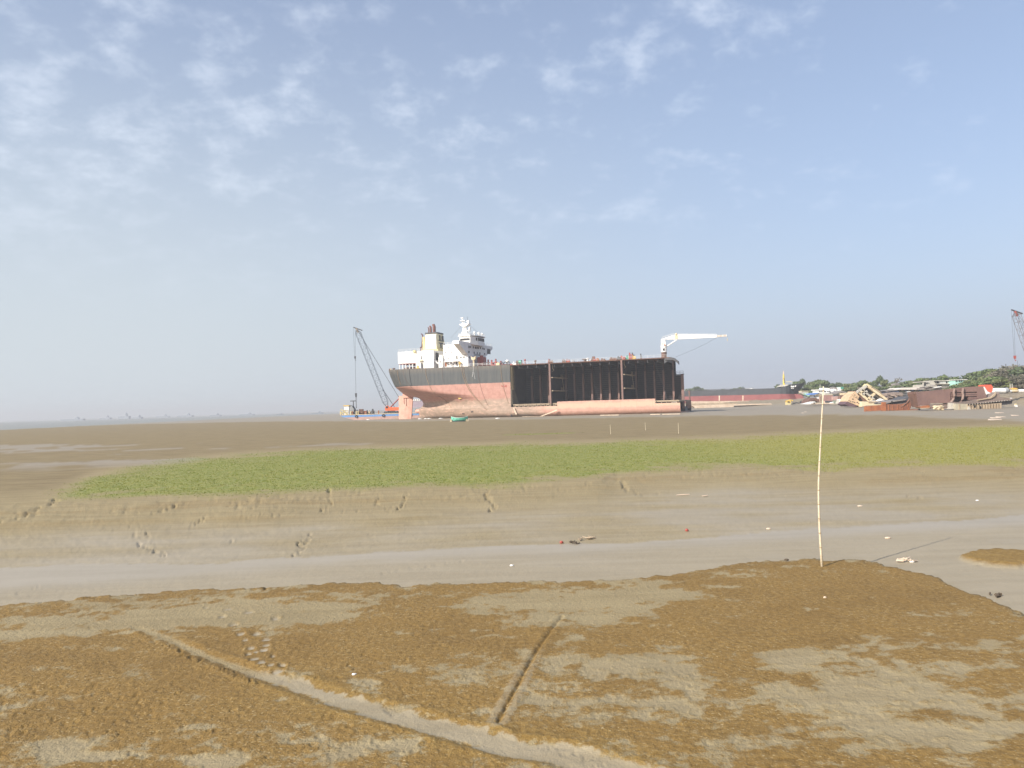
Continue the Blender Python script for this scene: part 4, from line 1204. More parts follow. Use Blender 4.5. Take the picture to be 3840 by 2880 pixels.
# ------------------------------------------------------------------ small green rowing boat
g = gnd(*crop(1660, 1540, .0633)(1000, 650))
bt = thing('rowing_boat', 'small green open boat resting on the mud in front of the tanker', 'boat', (g[0], g[1], .0))
k = g[1] / F_PX
Lb, Bb = 62 * k, 1.9
hullP, inP = [], []
for t in np.linspace(0, 1, 13):
    x = (t - .5) * Lb
    b = Bb * .5 * (1 - abs(2 * t - 1) ** 2.6) + .12
    top = 1.25 + .45 * abs(2 * t - 1) ** 2.5
    keel = .18 + .35 * abs(2 * t - 1) ** 4
    hullP.append([(x, -b, top), (x, -b * .92, keel + .45), (x, -b * .55, keel), (x, b * .55, keel), (x, b * .92, keel + .45), (x, b, top)])
    inP.append([(x * .97, -b * .9, top - .02), (x * .97, -b * .8, keel + .5), (x * .97, b * .8, keel + .5), (x * .97, b * .9, top - .02)])
m = MB().grid(np.array(hullP)).grid(np.array(inP)[:, ::-1])
m.add(hullP[0], [(0, 1, 2, 3, 4, 5)]).add(hullP[-1], [(5, 4, 3, 2, 1, 0)])
tqm = paint('boat_green', (.16, .50, .38), (.09, .36, .26), .5, .5)
m.build('boat_hull', tqm, bt, world=False)
m = MB().tube([(p[0][0], p[0][1], p[0][2]) for p in hullP], .07, 5).tube([(p[5][0], p[5][1], p[5][2]) for p in hullP], .07, 5)
m.build('gunwale', paint('boat_rim', (.55, .60, .5), (.4, .5, .42), 1, .6), bt, world=False)
for x in (-2, -.2, 1.8):
    MB().box((x, -.85, 1.0), (x + .3, .85, 1.06)).build('thwart', greenp, bt, world=False)
MB().box((-Lb * .42, -.8, .0), (Lb * .36, .8, .22)).build('keel', blackp, bt, world=False)
for x in (-Lb * .53, -Lb * .49, Lb * .42, Lb * .52):
    MB().tube([(x, -.5, 0), (x + .05, -.5, .75)], .14, 6).build('prop_post', cream, bt, world=False)

# ------------------------------------------------------------------ crawler cranes
def lattice(mb, a, b, wa, wb, n, side, r=.09, rb=.045):
    a, b = np.array(a, float), np.array(b, float)
    d = (b - a) / np.linalg.norm(b - a)
    s = np.array(side, float)
    u = np.cross(d, s)
    cor = lambda f, i: a + (b - a) * f + ((wa + (wb - wa) * f) / 2) * (((-1, 1, 1, -1)[i]) * s + ((-1, -1, 1, 1)[i]) * u)
    for i in range(4):
        mb.tube([cor(0, i), cor(1, i)], r, 5)
    for k in range(n):
        f0, f1 = k / n, (k + 1) / n
        for i in range(4):
            j = (i + 1) % 4
            mb.tube([cor(f0, i), cor(f1, j)] if k % 2 else [cor(f0, j), cor(f1, i)], rb, 4)
            mb.tube([cor(f1, i), cor(f1, j)], rb, 4)
    return mb


def crawler_crane(label, base, facing, foot, tip, body_mat, boom_mat, tip_mat, hook_z, wboom=2.4, tail=-1):
    """base: ground point; foot/tip: world points of the boom"""
    t = thing('crawler_crane', label, 'crane', tuple(base))
    b = np.array(base, float)
    foot, tip = np.array(foot, float), np.array(tip, float)
    fx = 1 if tip[0] > foot[0] else -1
    ax = lambda x, y, z: b + np.array([x * -fx, y, z])          # +x = towards the counterweight
    for sy in (-2.1, 1.5):
        m = MB()
        P = [ax(-3.4, sy, .5), ax(-3.1, sy, .08), ax(3.1, sy, .08), ax(3.5, sy, .5), ax(3.1, sy, 1.0), ax(-3.1, sy, 1.0)]
        m.prism(P, (0, .8, 0))
        tr = m.build('track', blackp, t)
        m = MB()
        for k in range(6):
            c = ax(-2.7 + k * 1.08, sy - .06, .42)
            m.tube([c, c + np.array([0, .9, 0])], .3, 8)
        m.build('roller', darkgrey, tr)
    MB().box(ax(-1.6, -1.3, .5), ax(1.6, 1.4, 1.25)).build('undercarriage', darkgrey, t)
    bd = MB().prism([ax(-2.6, -1.7, 1.3), ax(4.6, -1.7, 1.3), ax(4.8, -1.7, 2.9), ax(-1.2, -1.7, 3.0), ax(-2.6, -1.7, 2.2)], (0, 3.3, 0)).build('crane_body', body_mat, t)
    MB().prism([ax(-2.7, -1.75, 1.5), ax(-1.0, -1.75, 1.5), ax(-1.0, -1.75, 3.7), ax(-2.2, -1.75, 3.7), ax(-2.8, -1.75, 2.6)], (0, 1.1, 0)).build('cab', body_mat, bd)
    MB().box(ax(-2.35, -1.80, 2.5), ax(-1.3, -1.74, 3.45)).build('cab_window', dark, bd)
    MB().box(ax(4.3, -1.6, 1.4), ax(5.3, 1.5, 3.1)).build('counterweight', body_mat, t)
    side = np.array([0, 1.0, 0])
    dirv = (tip - foot) / np.linalg.norm(tip - foot)
    Lb_ = np.linalg.norm(tip - foot)
    p1, p2 = foot + dirv * Lb_ * .07, foot + dirv * Lb_ * .94
    m = MB()
    lattice(m, foot, p1, .5, wboom, 2, side)
    lattice(m, p1, p2, wboom, wboom, int(Lb_ * .9 / (wboom * 1.15)), side)
    lattice(m, p2, tip - dirv * .8, wboom, .7, 2, side)
    bm_ = m.build('boom', boom_mat, t)
    perp = np.cross(dirv, side)
    perp = perp if perp[2] > 0 else -perp
    m = MB().tube([tip - dirv * 2.2 + perp * .2, tip], .45, 6)
    m.build('boom_head', tip_mat, bm_)
    m = MB().tube([tip + np.array([fx * 1.4, 0, .5]), tip, tip - dirv * 1.0 - np.array([fx * 2.6, 0, .2])], .28, 6)
    m.build('head_sheave', darkgrey, bm_)
    gt = ax(4.2, 0, 7.0)
    MB().tube([ax(-.4, -1.0, 2.9), ax(4.0, -.8, 7.2)], .2, 5).tube([ax(-.4, 1.0, 2.9), ax(4.0, .8, 7.2)], .2, 5).tube([ax(4.3, -.8, 3.0), ax(4.1, -.8, 7.1)], .12, 5).build('gantry', redp, t)
    m = MB()
    for y in (-.5, .5):
        m.tube([tip + np.array([0, y, 0]), gt + np.array([0, y, 0])], .05, 4)
    m.tube([foot + dirv * Lb_ * .22 + perp * 1.0, ax(1.6, 0, 3.0)], .13, 4)
    m.build('pendant_line', wire, t)
    hk = tip + np.array([fx * .9, 0, 0])
    zb_ = hook_z
    m = MB()
    for dx_ in (-.55, .35):
        m.tube([(hk[0] + dx_, hk[1], hk[2]), (hk[0] + dx_ * .4 + .0, hk[1], zb_ + 1.0)], .045, 4)
    m.build('hoist_rope', wire, t)
    m = MB().prism([(hk[0] - .4, hk[1] - .3, zb_ + 1.2), (hk[0] + .4, hk[1] - .3, zb_ + 1.2), (hk[0] + .3, hk[1] - .3, zb_), (hk[0] - .3, hk[1] - .3, zb_)], (0, .6, 0))
    m.tube([(hk[0], hk[1], zb_), (hk[0], hk[1], zb_ - .5), (hk[0] + .25, hk[1], zb_ - .9), (hk[0] + .4, hk[1], zb_ - .55)], .13, 5)
    hb2 = m.build('hook_block', redp if tip_mat is redp else darkgrey, t)
    return t, hk


# ------------------------------------------------------------------ crane barge behind the rudder
DB = 368.0
bw = lambda x, y, d=DB: at(*cC(x, y), d)
x_l, x_r = bw(20, 700)[0], bw(2150, 640)[0]
zdk, zbl = bw(700, 664)[2], bw(700, 712)[2]
barge = thing('crane_barge', 'flat barge with blue side carrying a crawler crane behind the tanker rudder', 'barge', ((x_l + x_r) / 2, DB, 0))
y0, y1 = DB, DB + 14
m = MB().prism([(x_l, y0, zdk), (x_r, y0, zdk), (x_r, y0, zbl), (x_l + 2.0, y0, zbl)], (0, 14, 0))
m.build('barge_side', bluep, barge)
m = MB().prism([(x_l + 2.0, y0 + .05, zbl), (x_r, y0 + .05, zbl), (x_r - 2, y0 + .05, -.4), (x_l + 8, y0 + .05, -.4)], (0, 13.9, 0))
m.build('barge_bottom', paint('pale_pink_bottom', (.47, .30, .26), (.40, .28, .23), .4, .75), barge)
MB().box((x_l + .2, y0 - .12, zdk - .05), (x_r, y1, zdk + .2)).build('rubbing_strake', cream, barge)
for k in range(5):
    x = x_l + 8 + k * 13
    R_ = [(x + .55 * math.cos(g), y0 - .2, zdk - .7 + .55 * math.sin(g)) for g in np.linspace(0, 2 * math.pi, 11)]
    MB().tube(R_, .2, 6).build('tyre_fender', blackp, barge)
zt = zdk + .2
dh = thing('deck_cabin', None, None)
dh.parent = barge
PARENT_INV[dh.name] = PARENT_INV[barge.name]
ca, cb_, cc_ = bw(110, 490), bw(215, 490), bw(325, 660)
MB().prism([(ca[0], y0 + .6, zt), (cb_[0], y0 + .6, zt), (cb_[0], y0 + .6, bw(0, 485)[2]), (ca[0], y0 + .6, bw(0, 485)[2])], (0, 5, 0)).build('cabin_wall', white, dh)
MB().box((ca[0] - .3, y0 + .3, bw(0, 485)[2]), (cb_[0] + .3, y0 + 6, bw(0, 468)[2])).build('cabin_roof', yellowp, dh)
MB().prism([(cb_[0] + .01, y0 + .8, zt), (cc_[0], y0 + .8, zt), (bw(325, 560)[0], y0 + .8, bw(0, 560)[2]), (bw(275, 480)[0], y0 + .8, bw(0, 480)[2]), (cb_[0] + .01, y0 + .8, bw(0, 480)[2])], (0, 5, 0)).build('engine_house', greyp, dh)
a, b = bw(75, 545), bw(190, 655)
MB().rail([(a[0] - .8, y0 + .3, zt), (b[0], y0 + .3, zt)], 2.2, .10, .9).tube([(a[0] - .6, y0 + .2, bw(0, 545)[2]), (b[0], y0 + .2, zt)], .22, 5).tube([(a[0] - .9, y0 + .2, bw(0, 600)[2]), (b[0] - 2, y0 + .2, zt)], .22, 5).build('stairs', paleyel, dh)
p = bw(300, 370)
MB().tube([(p[0], y0 + 2, zt), (p[0], y0 + 2, p[2])], [.32, .2], 6).box((p[0] - 1.4, y0 + 1.4, p[2] - .2), (p[0] + 1.4, y0 + 2.6, p[2] + .2)).tube([(p[0] + .8, y0 + 2, zt), (p[0] + .2, y0 + 2, p[2] - 3)], .2, 5).build('signal_mast', darkgrey, barge)
for x0p, x1p, yt, mt, nm2 in ((330, 405, 560, greyp, 'generator'), (410, 530, 550, rusty, 'winch'), (580, 620, 570, blackp, 'oil_drum'), (630, 672, 575, cream, 'locker'), (695, 748, 545, darkgrey, 'engine_box')):
    a, b = bw(x0p, yt), bw(x1p, yt)
    m = MB().box((a[0], y0 + 1.5, zt), (b[0], y0 + 4, zt + (a[2] - zt) * .65)).box((a[0] + .3, y0 + 1.8, zt + .2), (b[0] - .4, y0 + 3.6, a[2])).tube([(a[0] + .5, y0 + 1.3, zt + .6), (b[0] - .3, y0 + 1.3, zt + .7)], .35, 7)
    m.build(nm2, mt, barge)
for xp in (35, 265, 300, 385, 425, 570, 598, 870):
    a = bw(xp, 640)
    MB().tube([(a[0], y0 + .5, zt), (a[0], y0 + .5, zt + 1.2)], .26, 6).ell((a[0], y0 + .5, zt + 1.3), .34, 7, 5).build('bollard', paleyel if xp % 2 else orust, barge)

DC = DB + 6
cbase = at(*cC(1150, 600), DC)
crane1, hk1 = crawler_crane('red crawler crane with tall grey lattice boom standing on the blue barge', (cbase[0], DC, zt), -1, at(*cC(1065, 505), DC), at(1336, 1231, DC), orangep, paint('boom_grey', (.16, .19, .23), (.11, .13, .16), .8, .6), paint('boom_tip', (.45, .36, .25), (.33, .25, .17), .8, .6), at(1335, 1345, DC)[2])
# the load line down from the hook to a lifting frame
p = at(1337, 1484, DC)
MB().tube([hk1 + np.array([0, 0, at(1335, 1345, DC)[2] - hk1[2] - .6]), (hk1[0], DC, p[2] + 1.2)], .06, 4).prism([(hk1[0] - .45, DC - .3, p[2] + 1.2), (hk1[0] + .45, DC - .3, p[2] + 1.2), (hk1[0] + .3, DC - .3, p[2] - .8), (hk1[0] - .3, DC - .3, p[2] - .8)], (0, .6, 0)).tube([(hk1[0], DC, p[2] - .8), (hk1[0], DC, zt + 3.0)], .16, 5).build('load_line', wire, crane1)

# boat glimpsed through the gap between rudder and hull
DV = 420
bv = lambda x, y: at(*cC(x, y), DV)
vs = thing('work_boat', 'pale pink and white work boat glimpsed between tanker rudder and hull', 'boat', tuple(bv(1750, 640) * np.array([1, 1, 0])))
slab(MB(), cC, ((1560, 520), (1900, 500), (1960, 650), (1500, 660)), DV, 7).build('boat_hull', greyp, vs)
slab(MB(), cC, ((1610, 372), (1900, 372), (1900, 505), (1610, 522)), DV + 1, 5).build('cabin', paint('mauve_wall', (.36, .29, .33), (.30, .25, .29), .5, .7), vs)
slab(MB(), cC, ((1600, 328), (1790, 328), (1790, 371), (1600, 371)), DV + .8, 5).build('upper_cabin', white, vs)
for x in (1640, 1685, 1730, 1765):
    slab(MB(), cC, ((x, 338), (x + 22, 338), (x + 22, 356), (x, 356)), DV + .7, .3).build('window', dark, vs)

# ------------------------------------------------------------------ hazy ships at sea
haze_grey = paint('haze_faded_grey', (.30, .335, .38), (.27, .30, .345), .2, .7)  # faint blue-grey: the fading by distant haze is painted into the ships


def far_ship(px, py, wpx, hpx, d, label, mat=haze_grey, island=.7, group='hazy ships anchored offshore'):
    b = at(px, py, d)
    k = d / F_PX
    t = thing('anchored_ship', label, 'ship', (b[0], d, -.3), 0, group)
    w_, h_ = wpx * k / 2, hpx * k
    MB().add([(-w_, -5, h_ * .45), (w_, -5, h_ * .5), (w_ * .93, -4, 0), (-w_ * .95, -4, 0), (-w_, 9, h_ * .45), (w_, 9, h_ * .5), (w_ * .93, 8, 0), (-w_ * .95, 8, 0)],
             [(0, 1, 5, 4), (3, 7, 6, 2), (0, 3, 2, 1), (4, 5, 6, 7), (1, 2, 6, 5), (0, 4, 7, 3)]).build('hull', mat, t, world=False)
    c = -w_ + 2 * w_ * island
    MB().box((c - w_ * .16, -3, h_ * .44), (c + w_ * .12, 7, h_ * .85)).box((c - w_ * .05, -2, h_ * .85), (c + w_ * .06, 6, h_)).build('superstructure', haze_grey, t, world=False)
    MB().tube([(c, 2, h_), (c, 2, h_ * 1.25)], .6, 5).build('mast', haze_grey, t, world=False)
    return t


for px, py, wpx, hpx, d, lb in ((272, 1573, 86, 13, 2300, 'widest hazy ship, far left on the sea horizon'), (395, 1569, 40, 14, 2700, 'hazy ship second from the left on the sea horizon'), (465, 1567, 42, 22, 2500, 'tall hazy ship third from the left on the sea horizon'), (515, 1566, 34, 13, 2300, 'small hazy ship just right of the tall one'), (610, 1562, 50, 12, 2900, 'faint hazy ship in the middle of the offshore row'), (695, 1559, 58, 14, 2600, 'hazy ship left of the last three on the sea horizon'), (808, 1556, 40, 11, 2500, 'small hazy ship third from the crane barge'),
                                (925, 1552, 55, 10, 2600, 'low hazy ship second from the crane barge'), (1048, 1547, 24, 6, 2000, 'tiny dark vessel left of the crane barge on the horizon'), (1190, 1543, 40, 9, 1900, 'low ship with small cabin right beside the crane barge on the horizon')):
    far_ship(px, py, wpx, hpx, d, lb)

# ------------------------------------------------------------------ bamboo pole and thin stakes
pp = [(3088, 1449), (3086, 1500), (3083, 1546), (3078, 1640), (3073, 1736), (3070, 1810), (3070, 1880), (3073, 1974), (3078, 2060), (3083, 2128)]
base = gnd(3083, 2128, -.03)
PD = base[1]
P = [at(px, py, PD) for px, py in pp][::-1]
pole = thing('bamboo_pole', 'tall slightly crooked bamboo pole stuck in the mud beside the channel', 'pole', (base[0], PD, base[2] - .1))
P[0] = P[0] - np.array([0, 0, .15])
MB().tube(P, list(np.linspace(.031, .016, len(P))), 9).build('stem', bamboo, pole, smooth=True)
PA = np.array(P)
zz_ = np.linspace(P[0][2] + .3, P[-1][2] - .1, 13)
m = MB()
for z in zz_:
    c = np.array([np.interp(z, PA[:, 2], PA[:, 0]), np.interp(z, PA[:, 2], PA[:, 1]), z])
    r = np.interp(z, [P[0][2], P[-1][2]], [.0375, .020])
    m.tube([c - (0, 0, .012), c + (0, 0, .012)], r, 9)
m.build('node_ring', paint('bamboo_node', (.40, .31, .18), (.30, .22, .12), 4, .7), pole)
for (x, y1_, y0_), lb in (((2290, 1592, 1628), 'thin pale stake on the far mud, left of three'), ((2421, 1584, 1614), 'thin pale stake on the far mud, middle of three'), ((2545, 1586, 1626), 'thin pale stake on the far mud, right of three')):
    b = gnd(x, y0_)
    t_ = at(x - 2, y1_, b[1])
    centred(MB().tube([b - (0, 0, .1), t_], [.032, .022], 6), 'marker_stake', bamboo, lb, 'stake', 'marker stakes on the far flat')

# ================================================================== black and red ship aground further along
cQ = crop(2540, 1380, .23508)
cH, cF_, cG = crop(2900, 1400, .1356), crop(3150, 1420, .1401), crop(3420, 1420, .1899)
c4 = crop(3100, 1340, .33454)
DF0, DF1 = 530.0, 486.0                          # stern end is farther off than the bow
BX0, BX1 = at(2590, 1500, DF0)[0], at(3034, 1434, DF1)[0]


def fsp(px, py):
    """point on the near side of the second ship"""
    x, d = 0, (DF0 + DF1) / 2
    for _ in range(4):
        P = at(px, py, d)
        d = DF0 + (P[0] - BX0) / (BX1 - BX0) * (DF1 - DF0)
    return at(px, py, d)


fs = thing('cargo_ship', 'long low black and red ship hull aground with yellow mast at its bow', 'ship', tuple(fsp(2800, 1510) * np.array([1, 1, 0])))
off = np.array([.10, 1, 0]) * 17
zwl = lambda x: fsp(*cQ(x, 455 - (x - 140) * .0228))


def fpoly(pts, name, mat, th=None, sh=0.0, parent=None):
    P = [fsp(*cQ(*p)) + np.array([0, sh, 0]) for p in pts]
    return MB().prism(P, off if th is None else th).build(name, mat, parent or fs)


blk = paint('black_hull', (.042, .046, .052), (.030, .034, .040), .25, .65, (.10, .09, .085), .06, True)
redh = paint('dull_red_hull', (.235, .070, .066), (.20, .056, .055), .25, .7, (.28, .15, .135), .04, True)
# fore-and-aft hull as a loft: near side plane, bow closing to the centreline
stem = [fsp(*cQ(2098, 232)), fsp(*cQ(2040, 290)), fsp(*cQ(1985, 350)), fsp(*cQ(1962, 395)), fsp(*cQ(1975, 412))]
top = [(120, 368), (200, 362), (600, 350), (900, 340), (1300, 330), (1650, 318), (1740, 288), (1800, 268), (2000, 243), (2098, 232)]
wl = [(120, 455), (200, 452), (600, 441), (900, 434), (1300, 425), (1650, 414), (1740, 414), (1800, 413), (1900, 413), (1975, 412)]
bt_ = [(120, 560), (200, 560), (600, 560), (900, 560), (1300, 560), (1650, 560), (1750, 560), (1850, 560), (1960, 565), (2030, 570)]
inset = [0, 0, 0, 0, 0, .2, 1.0, 2.2, 5.5, 8.5]
nT = [fsp(*cQ(*p)) + off * (i / 17) for p, i in zip(top, inset)]
nW = [fsp(*cQ(*p)) + off * (min(i * 1.15, 8.5) / 17) for p, i in zip(wl, inset)]
fT = [fsp(*cQ(*p)) + off * ((17 - i) / 17) for p, i in zip(top, inset)]
fW = [fsp(*cQ(*p)) + off * ((17 - min(i * 1.15, 8.5)) / 17) for p, i in zip(wl, inset)]
m = MB().grid(np.array([nT, nW])).grid(np.array([fT, fW])[::-1]).grid(np.array([nT, fT]))
m.add([nT[0], nW[0], fW[0], fT[0]], [(0, 1, 2, 3)])
m.build('upper_hull', blk, fs)
bulb = [(2030, 430), (2062, 470), (2060, 500), (2040, 535)]
nB = [fsp(*cQ(*p)) + off * (min(i * 1.15, 8.5) / 17) for p, i in zip(bt_, inset)]
fB = [fsp(*cQ(*p)) + off * ((17 - min(i * 1.15, 8.5)) / 17) for p, i in zip(bt_, inset)]
wl2 = [np.array(p) - (0, 0, .003) for p in nW]
wf2 = [np.array(p) - (0, 0, .003) for p in fW]
m = MB().grid(np.array([wl2, nB])).grid(np.array([wf2, fB])[::-1])
bl = [fsp(*cQ(*p)) + off * .5 for p in ((1975, 412), (2035, 432), (2064, 475), (2058, 515), (2030, 570))]
for s_ in (-1, 1):
    edge = [nW[-1], nB[-1]] if s_ < 0 else [fW[-1], fB[-1]]
m.prism([fsp(*cQ(*p)) + off * .40 for p in ((1900, 414), (1978, 413), (2038, 432), (2064, 475), (2058, 515), (2028, 568), (1900, 568))], off * .2)
m.add([nW[0], nB[0], fB[0], fW[0]], [(3, 2, 1, 0)])
m.build('lower_hull', redh, fs)
for x in (668, 1045):
    fpoly(((x - 8, 440), (x + 10, 440), (x + 8, 522), (x - 6, 522)), 'pale_patch', palest, np.array([0, .3, 0]), -.08)
fpoly(((130, 355), (1080, 331), (1080, 326), (130, 349)), 'deck_edge', darkgrey, off * .3, .4)
fpoly(((1080, 333), (1130, 320), (1240, 318), (1250, 328)), 'hatch_cover', greyp, off * .4, 2)
fpoly(((1150, 338), (1185, 326), (1215, 336)), 'scrap_heap', white, np.array([0, 2, 0]), .2)
fpoly(((1640, 300), (1700, 265), (1800, 262), (1790, 275), (1740, 290)), 'forecastle_gear', concrete, off * .4, 3)
p, q = fsp(*cQ(1745, 275)), fsp(*cQ(1735, 40))
mst = MB().tube([p + off * .4, p + off * .4 + (q - p) * .55, p + off * .4 + (q - p) * .78], [.75, .6, .45], 8).build('foremast', paint('mast_yellow', (.68, .50, .08), (.6, .42, .08), .8, .6), fs)
MB().tube([p + off * .4 + (q - p) * .78, q + off * .4], [.4, .2], 6).build('mast_top', palest, mst)
fpoly(((1730, 150), (1740, 150), (1750, 240), (1742, 240)), 'mast_ladder', darkgrey, np.array([0, .3, 0]), 4, mst)
fpoly(((1755, 212), (1885, 210), (1886, 216), (1756, 218)), 'derrick_boom', paleyel, np.array([0, .4, 0]), 6)
fpoly(((1880, 210), (1892, 210), (1890, 248), (1880, 248)), 'derrick_post', greyp, np.array([0, .4, 0]), 6)
wl_ = [((1832, 282), (1856, 292), (1850, 304), (1828, 304)), ((1868, 284), (1882, 282), (1884, 300), (1868, 302)), ((1902, 280), (1922, 276), (1916, 290), (1908, 300))]
for g_ in wl_:
    P = [fsp(*cQ(*p)) for p in g_]
    i_ = 2.8 if g_[0][0] < 1860 else (3.6 if g_[0][0] < 1890 else 4.3)
    MB().prism([p + off * (i_ - .9) / 17 for p in P], off * .9 / 17 + off * .01).build('bow_letter', white, fs)
P = [fsp(*cQ(*p)) + off * (2.2 / 17) for p in ((1832, 318), (1876, 314), (1876, 321), (1834, 326))]
MB().prism(P, off * .05).build('bow_letter', white, fs)
fpoly(((172, 362), (198, 362), (200, 520), (190, 520)), 'broken_frame', rusty, np.array([0, 2, 0]), -.5)

# long pale hull strips lying in front of that ship
for d, pts, mt, lb in ((500, ((215, 532), (1300, 522), (1760, 522), (1760, 536), (1000, 548), (215, 562)), palest, 'longest pale steel strip lying along the foot of the black and red ship'),
                       (478, ((215, 568), (1000, 552), (1480, 556), (1440, 570), (215, 588)), tanst, 'tan middle strip of three lying in front of the black and red ship'),
                       (455, ((225, 598), (500, 588), (1100, 572), (1500, 566), (1512, 582), (900, 600), (280, 628)), palest, 'nearest pale strip of three lying in front of the black and red ship'),
                       (470, ((1420, 548), (1755, 538), (1752, 585), (1500, 588), (1515, 566), (1420, 560)), darkgrey, 'dark low pontoon between the pale strips and the yellow machine')):
    m = slab(MB(), cQ, pts, d, 6)
    lo = min(v[2] for v in m.v)
    m2 = MB().prism([at(*cQ(*p), d) - (0, 0, 1.5) for p in pts[-2:]] + [at(*cQ(*p), d) - (0, 0, .02) for p in pts[-2:][::-1]], (0, 6, 0))
    m.add(m2.v, m2.f)
    centred(m, 'hull_strip' if mt is not darkgrey else 'pontoon', mt, lb, 'steel strip' if mt is not darkgrey else 'pontoon')


# ------------------------------------------------------------------ generic builders for the yard
def piece(name, label, cat, cr, d, parts, group=None):
    """thing made of solid parts: (part name, material, outline, setback, thickness)"""
    A = [at(*cr(*p), d + q[3]) for q in parts for p in q[2]]
    A = np.array(A)
    t = thing(name, label, cat, ((A[:, 0].min() + A[:, 0].max()) / 2, d, A[:, 2].min()), 0, group)
    for (nm_, mat, pts, sb, th_) in parts:
        slab(MB(), cr, pts, d + sb, th_).build(nm_, mat, t)
    return t


R4 = lambda x0, y0, x1, y1: ((x0, y1), (x1, y1), (x1, y0), (x0, y0))

# tall blocks of the yard, near the bow of the black ship
piece('work_boat', 'cream and mint green boat leaning under the black bow', 'boat', cH, 455, [('cabin', concrete, ((770, 500), (970, 495), (972, 600), (830, 590), (775, 550)), 0, 4), ('roof_edge', cream, R4(785, 484, 975, 498), -.4, 5), ('boat_hull', mint, ((850, 552), (1002, 552), (1000, 640), (950, 625), (880, 590)), -1.5, 4)])
piece('excavator', 'yellow and white machine with raised arm standing on mud by the red hull', 'excavator', cH, 440, [('machine_body', paleyel, R4(380, 800, 500, 870), 0, 3), ('cab', yellowp, ((365, 765), (480, 725), (490, 800), (385, 800)), -.2, 2.6), ('arm', yellowp, ((470, 728), (545, 738), (550, 770), (520, 765), (480, 750)), .3, .9), ('window', dark, R4(395, 775, 450, 800), -.4, .3), ('track', concrete, R4(385, 862, 490, 885), -.1, 3)])
m = MB()
for k in range(26):
    x, y = 560 + 13 * k, 835 - 1.2 * k + random.uniform(-22, 12)
    p = at(*cH(x, y), 430)
    m.tube([p, p + np.array([random.uniform(-2, 2), random.uniform(-1, 1), random.uniform(-.6, .8)])], random.uniform(.1, .35), 5)
centred(m, 'scrap_heap', darkgrey, 'low dark tangle of scrap between yellow machine and arched hull piece', 'scrap heap')
m = MB()
for k in range(22):
    p = at(*cH(random.uniform(910, 1060), random.uniform(690, 800)), 415)
    m.tube([p, p + np.array([random.uniform(-2.4, 2.4), random.uniform(-1, 1), random.uniform(-1.6, 1.6)])], random.uniform(.10, .28), 5)
centred(m, 'pipe_tangle', tanst, 'tangle of pale bent pipes at the foot of the red bow', 'pipe tangle')
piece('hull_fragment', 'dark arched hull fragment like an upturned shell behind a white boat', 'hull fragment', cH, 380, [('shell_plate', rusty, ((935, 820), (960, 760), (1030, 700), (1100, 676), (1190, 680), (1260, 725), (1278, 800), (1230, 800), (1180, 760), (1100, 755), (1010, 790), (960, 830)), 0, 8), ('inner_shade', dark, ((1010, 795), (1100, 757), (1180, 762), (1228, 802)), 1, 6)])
piece('small_boat', 'small white boat with pointed bow in front of the arched hull fragment', 'boat', cH, 368, [('boat_hull', white, ((800, 852), (990, 800), (1090, 778), (1160, 782), (1165, 822), (1090, 840), (960, 858)), 0, 3), ('rudder_gap', dark, R4(1110, 805, 1150, 825), -.2, .4)])
piece('steel_strip', 'pale flat strip on the mud right of the small white boat, behind the bamboo pole', 'steel strip', cH, 362, [('plate', palest, ((1150, 832), (1640, 826), (1705, 838), (1600, 850), (1180, 856)), 0, 5), ('raised_end', white, ((1580, 828), (1640, 795), (1680, 826)), 1, 2), ('raised_middle', palest, ((1400, 826), (1420, 770), (1440, 826)), 1, 2)])
piece('site_hut', 'white and grey hut with blue tarp roof beside leaning posts', 'hut', cH, 408, [('wall', white, R4(1115, 600, 1275, 700), 0, 5), ('window', dark, R4(1195, 608, 1225, 632), -.15, .3), ('door', greyp, R4(1120, 610, 1165, 690), -.2, .3), ('tarp_roof', tarpb, ((1035, 590), (1060, 560), (1200, 535), (1260, 545), (1200, 575), (1120, 600)), -1.5, 7), ('roof', roofgrey, ((1200, 560), (1260, 545), (1385, 592), (1380, 602), (1180, 602)), -1, 7)])
piece('hull_wall', 'long pinkish brown slab of ship side standing behind the bamboo pole', 'hull section', cH, 395, [('side_plate', paint('pink_brown', (.36, .20, .175), (.30, .16, .14), .3, .75, RUST, .04, True), R4(1285, 602, 1640, 800), 0, 1.2), ('top_edge', cream, R4(1180, 592, 1640, 604), -.1, 1.6), ('post', tanst, R4(1290, 604, 1305, 810), -.5, .6), ('post', tanst, R4(1325, 604, 1340, 810), -.5, .6), ('lower_scrap', darkgrey, ((1440, 810), (1460, 755), (1600, 765), (1700, 805)), -1.5, 3)])
piece('hull_section', 'lighter pink hull slab right of the pinkish brown one', 'hull section', cH, 390, [('side_plate', paint('light_pink', (.46, .29, .25), (.40, .24, .20), .3, .75, RUST, .04, True), ((1642, 642), (1790, 632), (1930, 625), (1930, 730), (1800, 745), (1640, 745)), 0, 1.5), ('seam', rusty, R4(1790, 632, 1800, 745), -.2, .4)])
piece('scrap_plate', 'grey-green scrap plate leaning below the light pink hull slab', 'scrap plate', cH, 380, [('plate', paint('dull_green', (.22, .26, .20), (.2, .22, .17), .6, .8), ((1660, 830), (1680, 760), (1830, 735), (1850, 830)), 0, 2)])
piece('cabin_block', 'white cut-off cabin block with a red mark on its side', 'cabin', cH, 340, [('wall', white, ((1815, 835), (1850, 715), (2060, 712), (2035, 840)), 0, 3.5), ('red_mark', redp, ((1958, 735), (1982, 735), (1985, 780), (1962, 782)), -.12, .2), ('side', concrete, ((1790, 838), (1815, 835), (1850, 716), (1838, 722)), .4, 3)])
